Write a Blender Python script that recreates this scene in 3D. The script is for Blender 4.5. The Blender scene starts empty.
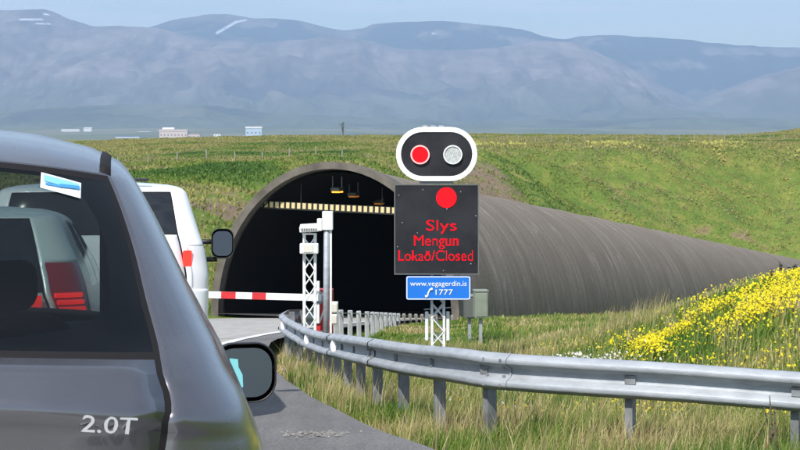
import bpy, bmesh, math, random
import numpy as np
from mathutils import Vector, Matrix, bvhtree
random.seed(7); RNG = np.random.default_rng(11)
R = math.radians
S = bpy.context.scene
COL = S.collection
F = 1700.0            # focal length in photo pixels (800 wide)
HOR = 124.0           # photo row of the horizon
EYE = 1.5

# ------------------------------------------------------------------ camera, world, sun, exposure
cd = bpy.data.cameras.new('camera'); cam = bpy.data.objects.new('camera', cd); COL.objects.link(cam)
cam.location = (0, 0, EYE); cam.rotation_euler = (R(90), 0, 0)
cd.sensor_fit = 'HORIZONTAL'; cd.sensor_width = 36.0; cd.lens = 36.0 * F / 800.0
cd.shift_y = -(225.0 - HOR) / 800.0
cd.clip_start = 0.05; cd.clip_end = 60000
S.camera = cam
SUN_EL, SUN_AZ_L = 49.0, 24.0       # elevation; degrees to the left of straight behind the camera
to_sun = Vector((-math.sin(R(SUN_AZ_L)) * math.cos(R(SUN_EL)), -math.cos(R(SUN_AZ_L)) * math.cos(R(SUN_EL)), math.sin(R(SUN_EL))))
sl = bpy.data.lights.new('sun', 'SUN'); sl.energy = 4.2; sl.angle = R(0.53); sl.color = (1.0, 0.955, 0.88)
so = bpy.data.objects.new('sun', sl); COL.objects.link(so)
so.rotation_euler = to_sun.to_track_quat('Z', 'Y').to_euler()
W = bpy.data.worlds.new('World'); S.world = W; W.use_nodes = True
wn = W.node_tree; wn.nodes.clear()
sky = wn.nodes.new('ShaderNodeTexSky'); sky.sky_type = 'NISHITA'; sky.sun_disc = False
sky.sun_elevation = R(SUN_EL); sky.sun_rotation = math.atan2(to_sun.x, to_sun.y)
sky.air_density = 1.0; sky.dust_density = 0.6; sky.ozone_density = 1.5
bg = wn.nodes.new('ShaderNodeBackground'); bg.inputs[1].default_value = 0.125
wo = wn.nodes.new('ShaderNodeOutputWorld')
tc = wn.nodes.new('ShaderNodeTexCoord'); mp = wn.nodes.new('ShaderNodeMapping'); mp.inputs['Scale'].default_value = (3, 3, 70)
nz = wn.nodes.new('ShaderNodeTexNoise'); nz.inputs['Scale'].default_value = 2.2; nz.inputs['Detail'].default_value = 6
rp = wn.nodes.new('ShaderNodeValToRGB'); rp.color_ramp.elements[0].position = 0.40; rp.color_ramp.elements[1].position = 0.62
rp.color_ramp.elements[1].color = (0.55, 0.55, 0.55, 1)
mx = wn.nodes.new('ShaderNodeMixRGB'); mx.inputs[2].default_value = (7.6, 8.0, 8.5, 1)
wn.links.new(tc.outputs['Generated'], mp.inputs[0]); wn.links.new(mp.outputs[0], nz.inputs[0]); wn.links.new(nz.outputs[0], rp.inputs[0])
wn.links.new(rp.outputs[0], mx.inputs[0]); wn.links.new(sky.outputs[0], mx.inputs[1]); wn.links.new(mx.outputs[0], bg.inputs[0]); wn.links.new(bg.outputs[0], wo.inputs[0])
S.view_settings.view_transform = 'Standard'; S.view_settings.look = 'None'; S.view_settings.gamma = 1
S.view_settings.use_curve_mapping = False; S.view_settings.exposure = 0.48
HAZE_DENSITY = 1.0e-4

# ------------------------------------------------------------------ helpers
def pt(px, py, D):                  # photo position at a distance -> world point
    return Vector(((px - 400) / F * D, D, EYE - (py - HOR) / F * D))

def tag(o, label=None, cat=None, group=None, kind=None):
    if label: o['label'] = label
    if cat: o['category'] = cat
    if group: o['group'] = group
    if kind: o['kind'] = kind
    return o

def thing(name, label, cat, loc=(0, 0, 0), rz=0.0, group=None, rx=0.0):
    o = bpy.data.objects.new(name, None); o.empty_display_size = 0.2; COL.objects.link(o)
    o.location = loc; o.rotation_euler = (rx, 0, rz)
    return tag(o, label, cat, group)

class MB:
    def __init__(s): s.v = []; s.f = []; s.m = []; s.mi = 0
    def add(s, vs, fs):
        b = len(s.v); s.v += [tuple(v) for v in vs]
        for f in fs: s.f.append(tuple(i + b for i in f)); s.m.append(s.mi)
        return s
    def box(s, c, d, rz=0, rx=0, ry=0):
        x, y, z = d[0] / 2, d[1] / 2, d[2] / 2
        M = Matrix.Translation(c) @ Matrix.Rotation(rz, 4, 'Z') @ Matrix.Rotation(rx, 4, 'X') @ Matrix.Rotation(ry, 4, 'Y')
        vs = [M @ Vector((a * x, b * y, e * z)) for a in (-1, 1) for b in (-1, 1) for e in (-1, 1)]
        return s.add(vs, [(0, 1, 3, 2), (4, 6, 7, 5), (0, 4, 5, 1), (2, 3, 7, 6), (0, 2, 6, 4), (1, 5, 7, 3)])
    def tube(s, pts, r, n=8, cap=True):
        pts = [Vector(p) for p in pts]; rings = []
        rr = r if isinstance(r, (list, tuple)) else [r] * len(pts)
        vs = []
        for i, p in enumerate(pts):
            a = pts[max(i - 1, 0)]; b = pts[min(i + 1, len(pts) - 1)]
            t = (b - a).normalized()
            up = Vector((0, 0, 1)) if abs(t.z) < 0.95 else Vector((0, 1, 0))
            u = t.cross(up).normalized(); w = t.cross(u).normalized()
            for k in range(n):
                an = 2 * math.pi * k / n
                vs.append(p + (u * math.cos(an) + w * math.sin(an)) * rr[i])
        fs = []
        for i in range(len(pts) - 1):
            for k in range(n):
                k2 = (k + 1) % n
                fs.append((i * n + k, i * n + k2, (i + 1) * n + k2, (i + 1) * n + k))
        if cap:
            fs.append(tuple(range(n - 1, -1, -1))); fs.append(tuple((len(pts) - 1) * n + k for k in range(n)))
        return s.add(vs, fs)
    def prism(s, outline, y0, y1):      # outline (x,z) extruded along y
        n = len(outline)
        vs = [(x, y0, z) for x, z in outline] + [(x, y1, z) for x, z in outline]
        fs = [tuple(range(n)), tuple(range(2 * n - 1, n - 1, -1))]
        for i in range(n):
            j = (i + 1) % n; fs.append((i, i + n, j + n, j))
        return s.add(vs, fs)
    def ring(s, outer, inner, y0, y1):  # frame between two outlines with equal counts
        n = len(outer)
        vs = [(x, y0, z) for x, z in outer] + [(x, y0, z) for x, z in inner] + [(x, y1, z) for x, z in outer] + [(x, y1, z) for x, z in inner]
        fs = []
        for i in range(n):
            j = (i + 1) % n
            fs += [(i, j, n + j, n + i), (2 * n + i, 3 * n + i, 3 * n + j, 2 * n + j), (i, 2 * n + i, 2 * n + j, j), (n + i, n + j, 3 * n + j, 3 * n + i)]
        return s.add(vs, fs)
    def build(s, name, mat, parent=None, smooth=False, bevel=0, loc=None):
        me = bpy.data.meshes.new(name); me.from_pydata(s.v, [], s.f)
        mats = mat if isinstance(mat, (list, tuple)) else [mat]
        for m in mats: me.materials.append(m)
        if len(mats) > 1: me.polygons.foreach_set('material_index', s.m)
        bm = bmesh.new(); bm.from_mesh(me); bmesh.ops.recalc_face_normals(bm, faces=bm.faces); bm.to_mesh(me); bm.free()
        if smooth: me.polygons.foreach_set('use_smooth', [True] * len(me.polygons))
        o = bpy.data.objects.new(name, me); COL.objects.link(o)
        if parent: o.parent = parent
        if loc: o.location = loc
        if bevel:
            b = o.modifiers.new('bevel', 'BEVEL'); b.width = bevel; b.segments = 2; b.limit_method = 'ANGLE'
        return o

    def each(s, name, mat, parent=None, **kw):      # every separately connected piece becomes its own mesh
        par = list(range(len(s.v)))
        def fd(i):
            while par[i] != i: par[i] = par[par[i]]; i = par[i]
            return i
        for f in s.f:
            for i in f[1:]: par[fd(i)] = fd(f[0])
        gr = {}
        for f in s.f: gr.setdefault(fd(f[0]), []).append(f)
        out = []
        for fs in gr.values():
            ids = sorted(set(i for f in fs for i in f)); mp_ = {i: k for k, i in enumerate(ids)}
            q = MB(); q.add([s.v[i] for i in ids], [tuple(mp_[i] for i in f) for f in fs]); out.append(q.build(name, mat, parent, **kw))
        return out

def oval(cx, cz, hw, hh, r, n=10):      # rounded rectangle outline
    out = []
    for (sx, sz, a0) in ((1, 1, 0), (-1, 1, 90), (-1, -1, 180), (1, -1, 270)):
        for k in range(n + 1):
            a = R(a0 + 90 * k / n)
            out.append((cx + sx * (hw - r) + r * math.cos(a), cz + sz * (hh - r) + r * math.sin(a)))
    return out

def circ(cx, cz, r, n=28): return [(cx + r * math.cos(2 * math.pi * k / n), cz + r * math.sin(2 * math.pi * k / n)) for k in range(n)]

def grid_mesh(name, V, nu, nv, mat, smooth=True, parent=None, closed_u=False):
    # V: (nv, nu, 3) array
    me = bpy.data.meshes.new(name)
    me.vertices.add(nu * nv); me.vertices.foreach_set('co', V.reshape(-1).astype(np.float32))
    i = np.arange(nv - 1)[:, None] * nu; j = np.arange(nu - 1)[None, :]
    q = np.stack([i + j, i + j + 1, i + j + 1 + nu, i + j + nu], -1).reshape(-1, 4)
    set_faces(me, q)
    me.materials.append(mat)
    if smooth: me.polygons.foreach_set('use_smooth', np.ones(len(q), bool))
    o = bpy.data.objects.new(name, me); COL.objects.link(o)
    if parent: o.parent = parent
    return o

def set_faces(me, q):
    k = q.shape[1]
    me.loops.add(q.size); me.loops.foreach_set('vertex_index', q.reshape(-1).astype(np.int32))
    me.polygons.add(len(q)); me.polygons.foreach_set('loop_start', np.arange(0, q.size, k, dtype=np.int32))
    me.polygons.foreach_set('loop_total', np.full(len(q), k, np.int32))
    me.update(calc_edges=True)

# noise
_T = np.random.default_rng(3).random((256, 256))
def vn(x, y, seed=0):
    x = np.asarray(x, float) + seed * 37.13; y = np.asarray(y, float) + seed * 91.7
    xi = np.floor(x).astype(int); yi = np.floor(y).astype(int); fx = x - xi; fy = y - yi
    fx = fx * fx * (3 - 2 * fx); fy = fy * fy * (3 - 2 * fy)
    a = _T[xi & 255, yi & 255]; b = _T[(xi + 1) & 255, yi & 255]; c = _T[xi & 255, (yi + 1) & 255]; d = _T[(xi + 1) & 255, (yi + 1) & 255]
    return (a * (1 - fx) + b * fx) * (1 - fy) + (c * (1 - fx) + d * fx) * fy
def fbm(x, y, seed=0, o=5, g=0.5):
    r = 0; a = 1; t = 0
    for k in range(o): r = r + a * vn(x * 2 ** k, y * 2 ** k, seed + k); t += a; a *= g
    return r / t
def ss(x, a, b):
    t = np.clip((np.asarray(x, float) - a) / (b - a), 0, 1); return t * t * (3 - 2 * t)
def cubic(xs, ys):                   # monotone cubic interpolation
    xs = np.array(xs, float); ys = np.array(ys, float); h = np.diff(xs); d = np.diff(ys) / h
    m = np.zeros(len(xs)); m[0] = d[0]; m[-1] = d[-1]
    for i in range(1, len(xs) - 1):
        m[i] = 0 if d[i - 1] * d[i] <= 0 else 2 * d[i - 1] * d[i] / (d[i - 1] + d[i])
    def f(x):
        x = np.asarray(x, float); xc = np.clip(x, xs[0], xs[-1]); i = np.clip(np.searchsorted(xs, xc) - 1, 0, len(xs) - 2)
        t = (xc - xs[i]) / h[i]; t2 = t * t; t3 = t2 * t
        r = (2 * t3 - 3 * t2 + 1) * ys[i] + (t3 - 2 * t2 + t) * h[i] * m[i] + (3 * t2 - 2 * t3) * ys[i + 1] + (t3 - t2) * h[i] * m[i + 1]
        return r + np.where(x > xs[-1], (x - xs[-1]) * m[-1], 0) + np.where(x < xs[0], (x - xs[0]) * m[0], 0)
    return f

# ------------------------------------------------------------------ materials
def mat(name, col, rough=0.6, metal=0.0, var=0.0, scale=8.0, col2=None, bump=0.0, bscale=None, coat=0.0, emit=None, es=1.0, coords='Object', stretch=None, detail=5, lo=0.35, hi=0.65, spec=0.5):
    m = bpy.data.materials.new(name); m.use_nodes = True; nt = m.node_tree; b = nt.nodes['Principled BSDF']
    b.inputs['Roughness'].default_value = rough; b.inputs['Metallic'].default_value = metal
    b.inputs['Coat Weight'].default_value = coat; b.inputs['Coat Roughness'].default_value = 0.05
    b.inputs['Specular IOR Level'].default_value = spec
    c = (*col, 1); b.inputs['Base Color'].default_value = c
    if emit: b.inputs['Emission Color'].default_value = (*emit, 1); b.inputs['Emission Strength'].default_value = es
    if var or col2 or bump:
        t = nt.nodes.new('ShaderNodeTexCoord'); mpn = nt.nodes.new('ShaderNodeMapping'); nt.links.new(t.outputs[coords], mpn.inputs[0])
        if stretch: mpn.inputs['Scale'].default_value = stretch
        n = nt.nodes.new('ShaderNodeTexNoise'); n.inputs['Scale'].default_value = scale; n.inputs['Detail'].default_value = detail; n.inputs['Roughness'].default_value = 0.6
        nt.links.new(mpn.outputs[0], n.inputs[0])
        if var or col2:
            r = nt.nodes.new('ShaderNodeValToRGB'); r.color_ramp.elements[0].position = lo; r.color_ramp.elements[1].position = hi
            c2 = col2 if col2 else tuple(x * (1 + var) for x in col); c1 = col if col2 else tuple(x * (1 - var) for x in col)
            r.color_ramp.elements[0].color = (*c1, 1); r.color_ramp.elements[1].color = (*c2, 1)
            nt.links.new(n.outputs[0], r.inputs[0]); nt.links.new(r.outputs[0], b.inputs['Base Color'])
        if bump:
            n2 = n
            if bscale:
                n2 = nt.nodes.new('ShaderNodeTexNoise'); n2.inputs['Scale'].default_value = bscale; n2.inputs['Detail'].default_value = 4; nt.links.new(mpn.outputs[0], n2.inputs[0])
            bp = nt.nodes.new('ShaderNodeBump'); bp.inputs['Strength'].default_value = min(1, bump); bp.inputs['Distance'].default_value = 0.02
            nt.links.new(n2.outputs[0], bp.inputs['Height']); nt.links.new(bp.outputs[0], b.inputs['Normal'])
    return m

class NT:                            # small node shorthand
    def __init__(s, m): s.m = m; s.t = m.node_tree; s.b = s.t.nodes['Principled BSDF']
    def n(s, kind, **kw):
        x = s.t.nodes.new(kind)
        for k, v in kw.items():
            if k.startswith('i_'): x.inputs[int(k[2:])].default_value = v
            else: setattr(x, k, v)
        return x
    def l(s, a, b): s.t.links.new(a, b)
    def noise(s, vec, scale, detail=5, rough=0.6):
        n = s.n('ShaderNodeTexNoise'); n.inputs['Scale'].default_value = scale; n.inputs['Detail'].default_value = detail; n.inputs['Roughness'].default_value = rough
        if vec is not None: s.l(vec, n.inputs[0])
        return n.outputs[0]
    def ramp(s, fac, stops):
        r = s.n('ShaderNodeValToRGB'); cr = r.color_ramp
        while len(cr.elements) < len(stops): cr.elements.new(0.5)
        for e, (p, c) in zip(cr.elements, stops): e.position = p; e.color = (*c, 1) if len(c) == 3 else c
        s.l(fac, r.inputs[0]); return r.outputs[0]
    def mix(s, fac, a, b, mode='MIX'):
        x = s.n('ShaderNodeMixRGB', blend_type=mode)
        for i, v in ((0, fac), (1, a), (2, b)):
            if hasattr(v, 'is_linked'): s.l(v, x.inputs[i])
            elif isinstance(v, (int, float)): x.inputs[i].default_value = v
            else: x.inputs[i].default_value = (*v, 1)
        return x.outputs[0]
    def mapping(s, coord='Object', sc=(1, 1, 1)):
        t = s.n('ShaderNodeTexCoord'); mm = s.n('ShaderNodeMapping'); mm.inputs['Scale'].default_value = sc; s.l(t.outputs[coord], mm.inputs[0]); return mm.outputs[0]
    def bump(s, h, st=0.5, dist=0.05):
        b = s.n('ShaderNodeBump'); b.inputs['Strength'].default_value = st; b.inputs['Distance'].default_value = dist
        s.l(h, b.inputs['Height']); s.l(b.outputs[0], s.b.inputs['Normal'])
def newmat(name, rough=0.9, spec=0.2):
    m = bpy.data.materials.new(name); m.use_nodes = True; b = m.node_tree.nodes['Principled BSDF']
    b.inputs['Roughness'].default_value = rough; b.inputs['Specular IOR Level'].default_value = spec
    return m, NT(m)

# ground: grass, bare earth, straw patches
m_ground, g = newmat('grass_ground')
o1 = g.mapping('Object')
big = g.noise(o1, 0.045, 4); mid = g.noise(o1, 0.35, 5); fin = g.noise(o1, 3.0, 6, 0.7)
c1 = g.ramp(mid, [(0.30, (0.085, 0.145, 0.024)), (0.5, (0.125, 0.19, 0.032)), (0.62, (0.19, 0.22, 0.045)), (0.75, (0.23, 0.21, 0.08))])
c2 = g.ramp(fin, [(0.25, (0.5, 0.5, 0.5)), (0.7, (1.25, 1.2, 1.15))])
c3 = g.mix(1.0, c1, c2, 'MULTIPLY')
at = g.n('ShaderNodeAttribute', attribute_name='earth')
ec = g.ramp(fin, [(0.3, (0.12, 0.085, 0.055)), (0.7, (0.27, 0.20, 0.14))])
th = g.n('ShaderNodeMath', operation='ADD'); g.l(at.outputs['Fac'], th.inputs[0]); g.l(mid, th.inputs[1])
ef = g.ramp(th.outputs[0], [(0.88, (0, 0, 0)), (1.1, (1, 1, 1))])
c4 = g.mix(ef, c3, ec)
at2 = g.n('ShaderNodeAttribute', attribute_name='dry')
c5 = g.mix(at2.outputs['Fac'], c4, g.mix(1.0, c2, (0.20, 0.175, 0.065), 'MULTIPLY'))
g.l(c5, g.b.inputs['Base Color']); g.bump(fin, 0.8, 0.15)

# blades and leaves: colour comes from a per-blade attribute
m_blade, g = newmat('grass_blades', 0.75, 0.25)
a = g.n('ShaderNodeAttribute', attribute_name='tint'); g.l(a.outputs['Color'], g.b.inputs['Base Color'])
tr = g.n('ShaderNodeBsdfTranslucent'); g.l(a.outputs['Color'], tr.inputs[0]); ms = g.n('ShaderNodeMixShader'); ms.inputs[0].default_value = 0.3
out = g.t.nodes['Material Output']; g.l(g.b.outputs[0], ms.inputs[1]); g.l(tr.outputs[0], ms.inputs[2]); g.l(ms.outputs[0], out.inputs[0])

# asphalt
def asphalt(name, base, light):
    m, g = newmat(name, 0.85, 0.35); v = g.mapping('Object')
    f = g.noise(v, 34, 5, 0.85); b = g.noise(v, 0.9, 5); sp = g.noise(g.mapping('Object', (6, 0.35, 1)), 0.8, 4)
    c = g.ramp(b, [(0.3, base), (0.7, light)]); c = g.mix(0.5, c, g.ramp(sp, [(0.35, base), (0.65, light)]))
    vo = g.n('ShaderNodeTexVoronoi'); vo.inputs['Scale'].default_value = 55; g.l(v, vo.inputs[0]); c = g.mix(1.0, c, g.ramp(vo.outputs['Distance'], [(0.1, (1.5, 1.48, 1.44)), (0.45, (0.85, 0.85, 0.86))]), 'MULTIPLY')
    c = g.mix(1.0, c, g.ramp(f, [(0.3, (0.5, 0.5, 0.5)), (0.7, (1.5, 1.5, 1.48))]), 'MULTIPLY')
    g.l(c, g.b.inputs['Base Color']); g.bump(f, 0.5, 0.01); return m
m_lane = asphalt('lane_surface', (0.30, 0.29, 0.275), (0.42, 0.41, 0.385))
m_shoulder = asphalt('shoulder_asphalt', (0.12, 0.117, 0.118), (0.185, 0.18, 0.178))
m_patch = asphalt('broken_asphalt', (0.15, 0.145, 0.14), (0.23, 0.22, 0.21))
m_line = mat('road_paint', (0.62, 0.62, 0.6), 0.7, var=0.25, scale=6)

# tunnel shell: weathered concrete, streaks run round the tube
m_tube, g = newmat('weathered_concrete', 0.9, 0.25)
uv = g.mapping('UV'); st = g.noise(g.mapping('UV', (1.0, 0.16, 1)), 1.6, 6, 0.65); st2 = g.noise(g.mapping('UV', (0.22, 0.05, 1)), 1.2, 4)
spots = g.noise(g.mapping('UV', (0.9, 0.30, 1)), 2.4, 3, 0.5); fine = g.noise(uv, 9, 5, 0.7)
c = g.ramp(st, [(0.30, (0.150, 0.124, 0.100)), (0.50, (0.200, 0.168, 0.138)), (0.72, (0.265, 0.228, 0.192))])
c = g.mix(g.ramp(st2, [(0.4, (0, 0, 0)), (0.65, (0.6, 0.6, 0.6))]), c, (0.155, 0.125, 0.10))
c = g.mix(g.ramp(spots, [(0.60, (0, 0, 0)), (0.70, (0.38, 0.38, 0.38))]), c, (0.38, 0.35, 0.32))
w = g.n('ShaderNodeTexWave', wave_type='BANDS', bands_direction='X'); w.inputs['Scale'].default_value = 0.314 / 1.5; w.inputs['Distortion'].default_value = 0.6; w.inputs['Detail'].default_value = 2
g.l(uv, w.inputs[0])
c = g.mix(g.ramp(w.outputs[0], [(0.0, (0.35, 0.35, 0.35)), (0.05, (0, 0, 0))]), c, (0.12, 0.11, 0.10))
c = g.mix(1.0, c, g.ramp(fine, [(0.25, (0.75, 0.75, 0.75)), (0.75, (1.25, 1.25, 1.25))]), 'MULTIPLY')
g.l(c, g.b.inputs['Base Color']); g.bump(fine, 0.5, 0.03)
m_ring = mat('portal_concrete', (0.115, 0.102, 0.086), 0.9, var=0.3, scale=1.3, bump=0.5, bscale=12)
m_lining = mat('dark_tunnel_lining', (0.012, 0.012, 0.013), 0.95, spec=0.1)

# general paints and metals
m_galv = mat('galvanised_steel', (0.33, 0.355, 0.385), 0.62, 0.25, var=0.16, scale=3.5, bump=0.15, bscale=25, stretch=(1, 1, 3))
m_post = mat('dull_galvanised_post', (0.20, 0.21, 0.225), 0.65, 0.2, var=0.3, scale=6)
m_wpaint = mat('white_painted_metal', (0.72, 0.73, 0.72), 0.45, var=0.08, scale=5)
m_white = mat('white_plastic', (0.78, 0.78, 0.77), 0.5)
m_red = mat('red_paint', (0.55, 0.025, 0.03), 0.45, var=0.12, scale=6)
m_black = mat('black_plastic', (0.012, 0.012, 0.013), 0.5)
m_signblk = mat('sign_face_black', (0.020, 0.021, 0.026), 0.6, var=0.3, scale=2.5, spec=0.2)
m_led = mat('red_led', (0.12, 0.002, 0.004), 0.8, emit=(1.0, 0.004, 0.016), es=0.85, spec=0.1)
m_ledhot = mat('red_lamp_lit', (0.2, 0.004, 0.006), 0.8, emit=(1.0, 0.006, 0.014), es=0.85, spec=0.1)
m_ledring = mat('lit_lamp_rim', (0.7, 0.4, 0.4), 0.4, emit=(1.0, 0.22, 0.22), es=0.5)
m_lens = mat('clear_unlit_lens', (0.42, 0.45, 0.45), 0.25, var=0.3, scale=30)
m_lensrim = mat('lens_rim', (0.7, 0.7, 0.7), 0.4)
m_blue = mat('blue_sign_face', (0.012, 0.16, 0.62), 0.4)
m_yellow = mat('pale_yellow_marker', (0.62, 0.50, 0.26), 0.6)
m_orange = mat('orange_lamp_lit', (0.6, 0.3, 0.05), 0.5, emit=(1.0, 0.36, 0.03), es=2.0)
m_orangedim = mat('orange_lamp_dim', (0.4, 0.2, 0.05), 0.5, emit=(1.0, 0.33, 0.03), es=0.22)
m_cab = mat('grey_green_cabinet', (0.24, 0.27, 0.22), 0.5, 0.2, var=0.12, scale=4)
m_cabdark = mat('grey_cabinet', (0.13, 0.135, 0.13), 0.5, 0.2)
m_cream = mat('cream_box', (0.62, 0.60, 0.53), 0.6)
m_wood = mat('weathered_wood', (0.30, 0.27, 0.23), 0.9, var=0.2, scale=9)
m_rubber = mat('rubber', (0.015, 0.015, 0.015), 0.8)
m_seal = mat('window_seal', (0.012, 0.011, 0.012), 0.75, spec=0.2)

def paint(name, col, metal, rough, flake=0.0, dust=0.15, dcol=(0.25, 0.22, 0.19)):
    m, g = newmat(name, rough, 0.5); g.b.inputs['Metallic'].default_value = metal; g.b.inputs['Coat Weight'].default_value = 0.6; g.b.inputs['Coat Roughness'].default_value = 0.12
    v = g.mapping('Object'); n = g.noise(v, 2.5, 6, 0.7)
    c = g.mix(g.ramp(n, [(0.42, (0, 0, 0)), (0.75, (dust, dust, dust))]), col, dcol)
    g.l(c, g.b.inputs['Base Color'])
    f = g.ramp(g.noise(v, 7, 5), [(0.3, (rough * 0.8,) * 3), (0.7, (rough * 1.35,) * 3)]); g.l(f, g.b.inputs['Roughness'])
    return m
m_grey = paint('metallic_grey_paint', (0.155, 0.156, 0.172), 0.78, 0.23, dust=0.32, dcol=(0.16, 0.155, 0.155))
m_whitecar = paint('white_car_paint', (0.74, 0.75, 0.76), 0.0, 0.3)
m_silver = paint('pale_green_white_paint', (0.60, 0.66, 0.62), 0.1, 0.3)
m_trim = mat('dark_interior_trim', (0.022, 0.023, 0.026), 0.9, spec=0.1)
m_seat = mat('dark_seat_fabric', (0.018, 0.018, 0.021), 0.95, var=0.2, scale=60, spec=0.1)
m_tail = mat('red_tail_lens', (0.28, 0.015, 0.02), 0.2, coat=0.5)
m_brake = mat('brake_light_lit', (0.35, 0.01, 0.01), 0.3, emit=(1.0, 0.02, 0.010), es=2.0)
m_brakeclear = mat('clear_lamp_lens', (0.62, 0.62, 0.62), 0.2, coat=0.5)
m_chrome = mat('satin_chrome', (0.72, 0.73, 0.76), 0.35, 0.55)
m_alloy = mat('alloy', (0.5, 0.5, 0.52), 0.35, 0.9)
m_cyan = mat('cyan_reflection', (0.22, 0.62, 0.66), 0.5)  # colour of the reflection painted on the right door mirror
m_mirrordark = mat('dark_mirror_glass', (0.09, 0.10, 0.12), 0.2, 1.0)
m_mirror = mat('mirror_glass', (0.20, 0.24, 0.28), 0.22, 1.0)
def glass(name, tint, rough=0.02, ior=1.45, boost=1.0):
    m = bpy.data.materials.new(name); m.use_nodes = True; nt = m.node_tree; nt.nodes.clear()
    o = nt.nodes.new('ShaderNodeOutputMaterial'); t = nt.nodes.new('ShaderNodeBsdfTransparent'); t.inputs[0].default_value = (*tint, 1)
    gl = nt.nodes.new('ShaderNodeBsdfGlossy'); gl.inputs['Roughness'].default_value = rough; gl.inputs[0].default_value = (0.8 * boost,) * 3 + (1,)
    fr0 = nt.nodes.new('ShaderNodeLayerWeight'); fr0.inputs[0].default_value = 0.5; fp = nt.nodes.new('ShaderNodeMath'); fp.operation = 'POWER'; fp.inputs[1].default_value = 4.5; nt.links.new(fr0.outputs['Facing'], fp.inputs[0]); fr = nt.nodes.new('ShaderNodeMath'); fr.operation = 'MULTIPLY_ADD'; fr.inputs[1].default_value = 0.9; fr.inputs[2].default_value = 0.05; nt.links.new(fp.outputs[0], fr.inputs[0]); mxs = nt.nodes.new('ShaderNodeMixShader')
    nt.links.new(fr.outputs[0], mxs.inputs[0]); nt.links.new(t.outputs[0], mxs.inputs[1]); nt.links.new(gl.outputs[0], mxs.inputs[2]); nt.links.new(mxs.outputs[0], o.inputs[0])
    return m
m_glass = glass('car_glass', (0.72, 0.80, 0.78))
m_rearglass = glass('tinted_rear_glass', (0.25, 0.29, 0.30), rough=0.22, boost=0.8)
m_darkglass = mat('dark_tinted_glass', (0.012, 0.014, 0.017), 0.06, coat=0.3)

# ------------------------------------------------------------------ the lie of the land
road_z = cubic([-60, -20, 0, 3.2, 8, 11.8, 15, 20, 25, 30, 34, 48, 62, 90], [1.0, 0.35, 0.0, -0.12, -0.40, -0.70, -1.02, -1.48, -1.93, -2.37, -2.75, -4.12, -5.58, -8.55])
LINE = cubic([-60, -20, 0, 5, 10, 12, 15, 20, 25, 30, 34, 40, 48, 56, 62, 66, 90, 200], [9.0, 3.6, 0.8, -0.05, -0.90, -1.25, -1.72, -2.32, -2.75, -3.0, -2.85, -2.35, -1.35, -0.1, 1.3, 2.75, 11.5, 51.5])
EDGE = cubic([-60, -20, 0, 6, 10, 11.8, 12.5, 15, 17, 20, 26, 32, 36, 44, 56, 62, 66, 90, 200], [16, 10, 4.5, 2.1, 0.55, 0.03, -0.17, -0.60, -0.97, -1.43, -2.1, -2.40, -2.2, -1.2, 0.55, 2.0, 3.5, 12.2, 52.2])
TH = R(20.0); AX = Vector((math.sin(TH), math.cos(TH), 0)); AXP = Vector((-2.35, 62.0, 0)); SLOPE = 0.100
AXZ0 = -5.58
def axis_tu(X, D):
    dx = X - AXP.x; dd = D - AXP.y
    return dx * AX.x + dd * AX.y, dx * AX.y - dd * AX.x          # t along, u to the right
def road_centre(D): return LINE(D) - 3.5

def gz(X, D, detail=True):
    X = np.asarray(X, float); D = np.asarray(D, float)
    t, u = axis_tu(X, D)
    near = 1 - ss(D, 50, 70)
    # near part: follow the road by distance; far part: follow the tunnel axis
    floor_n = road_z(D); floor_f = np.where(t > 0, AXZ0 - SLOPE * t, AXZ0 + 0.105 * (-t))
    floor_f = np.maximum(floor_f, AXZ0 - SLOPE * 150)
    fl = floor_n * near + floor_f * (1 - near)
    un = X - road_centre(D); uu = un * near + u * (1 - near)
    left = np.maximum(0, -uu - 6.6) / 1.9
    right = np.maximum(0, uu - np.where(D < 45, 30.0, 15.0)) / 2.6
    tend = np.maximum(0, t - 146) / 2.5
    n1 = fbm(X / 9, D / 9, 5, 4) - 0.5
    cut = fl + left * (1 + 0.5 * n1) + right + tend * (1 + 0.3 * n1)
    plat = EYE - 3.2 - 0.9 * (1 - ss(X / np.maximum(D, 1), -0.20, -0.06)) + 1.0 * (fbm(X / 60, D / 60, 2, 3) - 0.5) + 5.2 * ss(X / np.maximum(D, 1), 0.19, 0.30) * ss(D, 300, 400)
    plat = plat - 42 * ss(D, 425, 620)
    plat = np.where(D < 60, np.maximum(plat, fl + 1.6), plat)
    k = 1.2; h = -np.log(np.exp(-np.clip(cut, -80, 40) / k) + np.exp(-np.clip(plat, -80, 40) / k)) * k
    # verge beside the shoulder and the mound
    ed = X - EDGE(D)
    verge = ss(ed, 0.0, 1.5) * (-0.10) * near
    mound = (ss(X, 2.0, 6.6) * 1.22 + ss(X, 6.0, 13) * 0.9) * ss(D, 15.5, 26) * (1 - 0.9 * ss(D, 28, 44))
    dirt = ss(X, -1.0, 3.0) * 0.25 * ss(D, 18, 24) * (1 - ss(D, 26, 36))
    h = h + verge + mound + dirt
    if detail:
        off = np.where((ed > 0.6) | (un < -4.6), 1.0, 0.0) * np.where(D > 58, ss(np.abs(u), 5.0, 6.5), 1.0)
        dist = np.maximum(D, 5)
        h = h + off * ((fbm(X / 1.3, D / 1.3, 9, 3) - 0.5) * 0.12 + (fbm(X / 5, D / 5, 12, 4) - 0.5) * np.clip(dist / 150, 0.05, 0.8))
    under = np.where((D < 62.5) & (ed < 0.6) & (un > -4.6), (-0.10 + 0.06 * ss(D, 18, 26)) * (1 - ss(ed, 0.12, 0.6)), 0.0)
    return h + under

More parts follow.
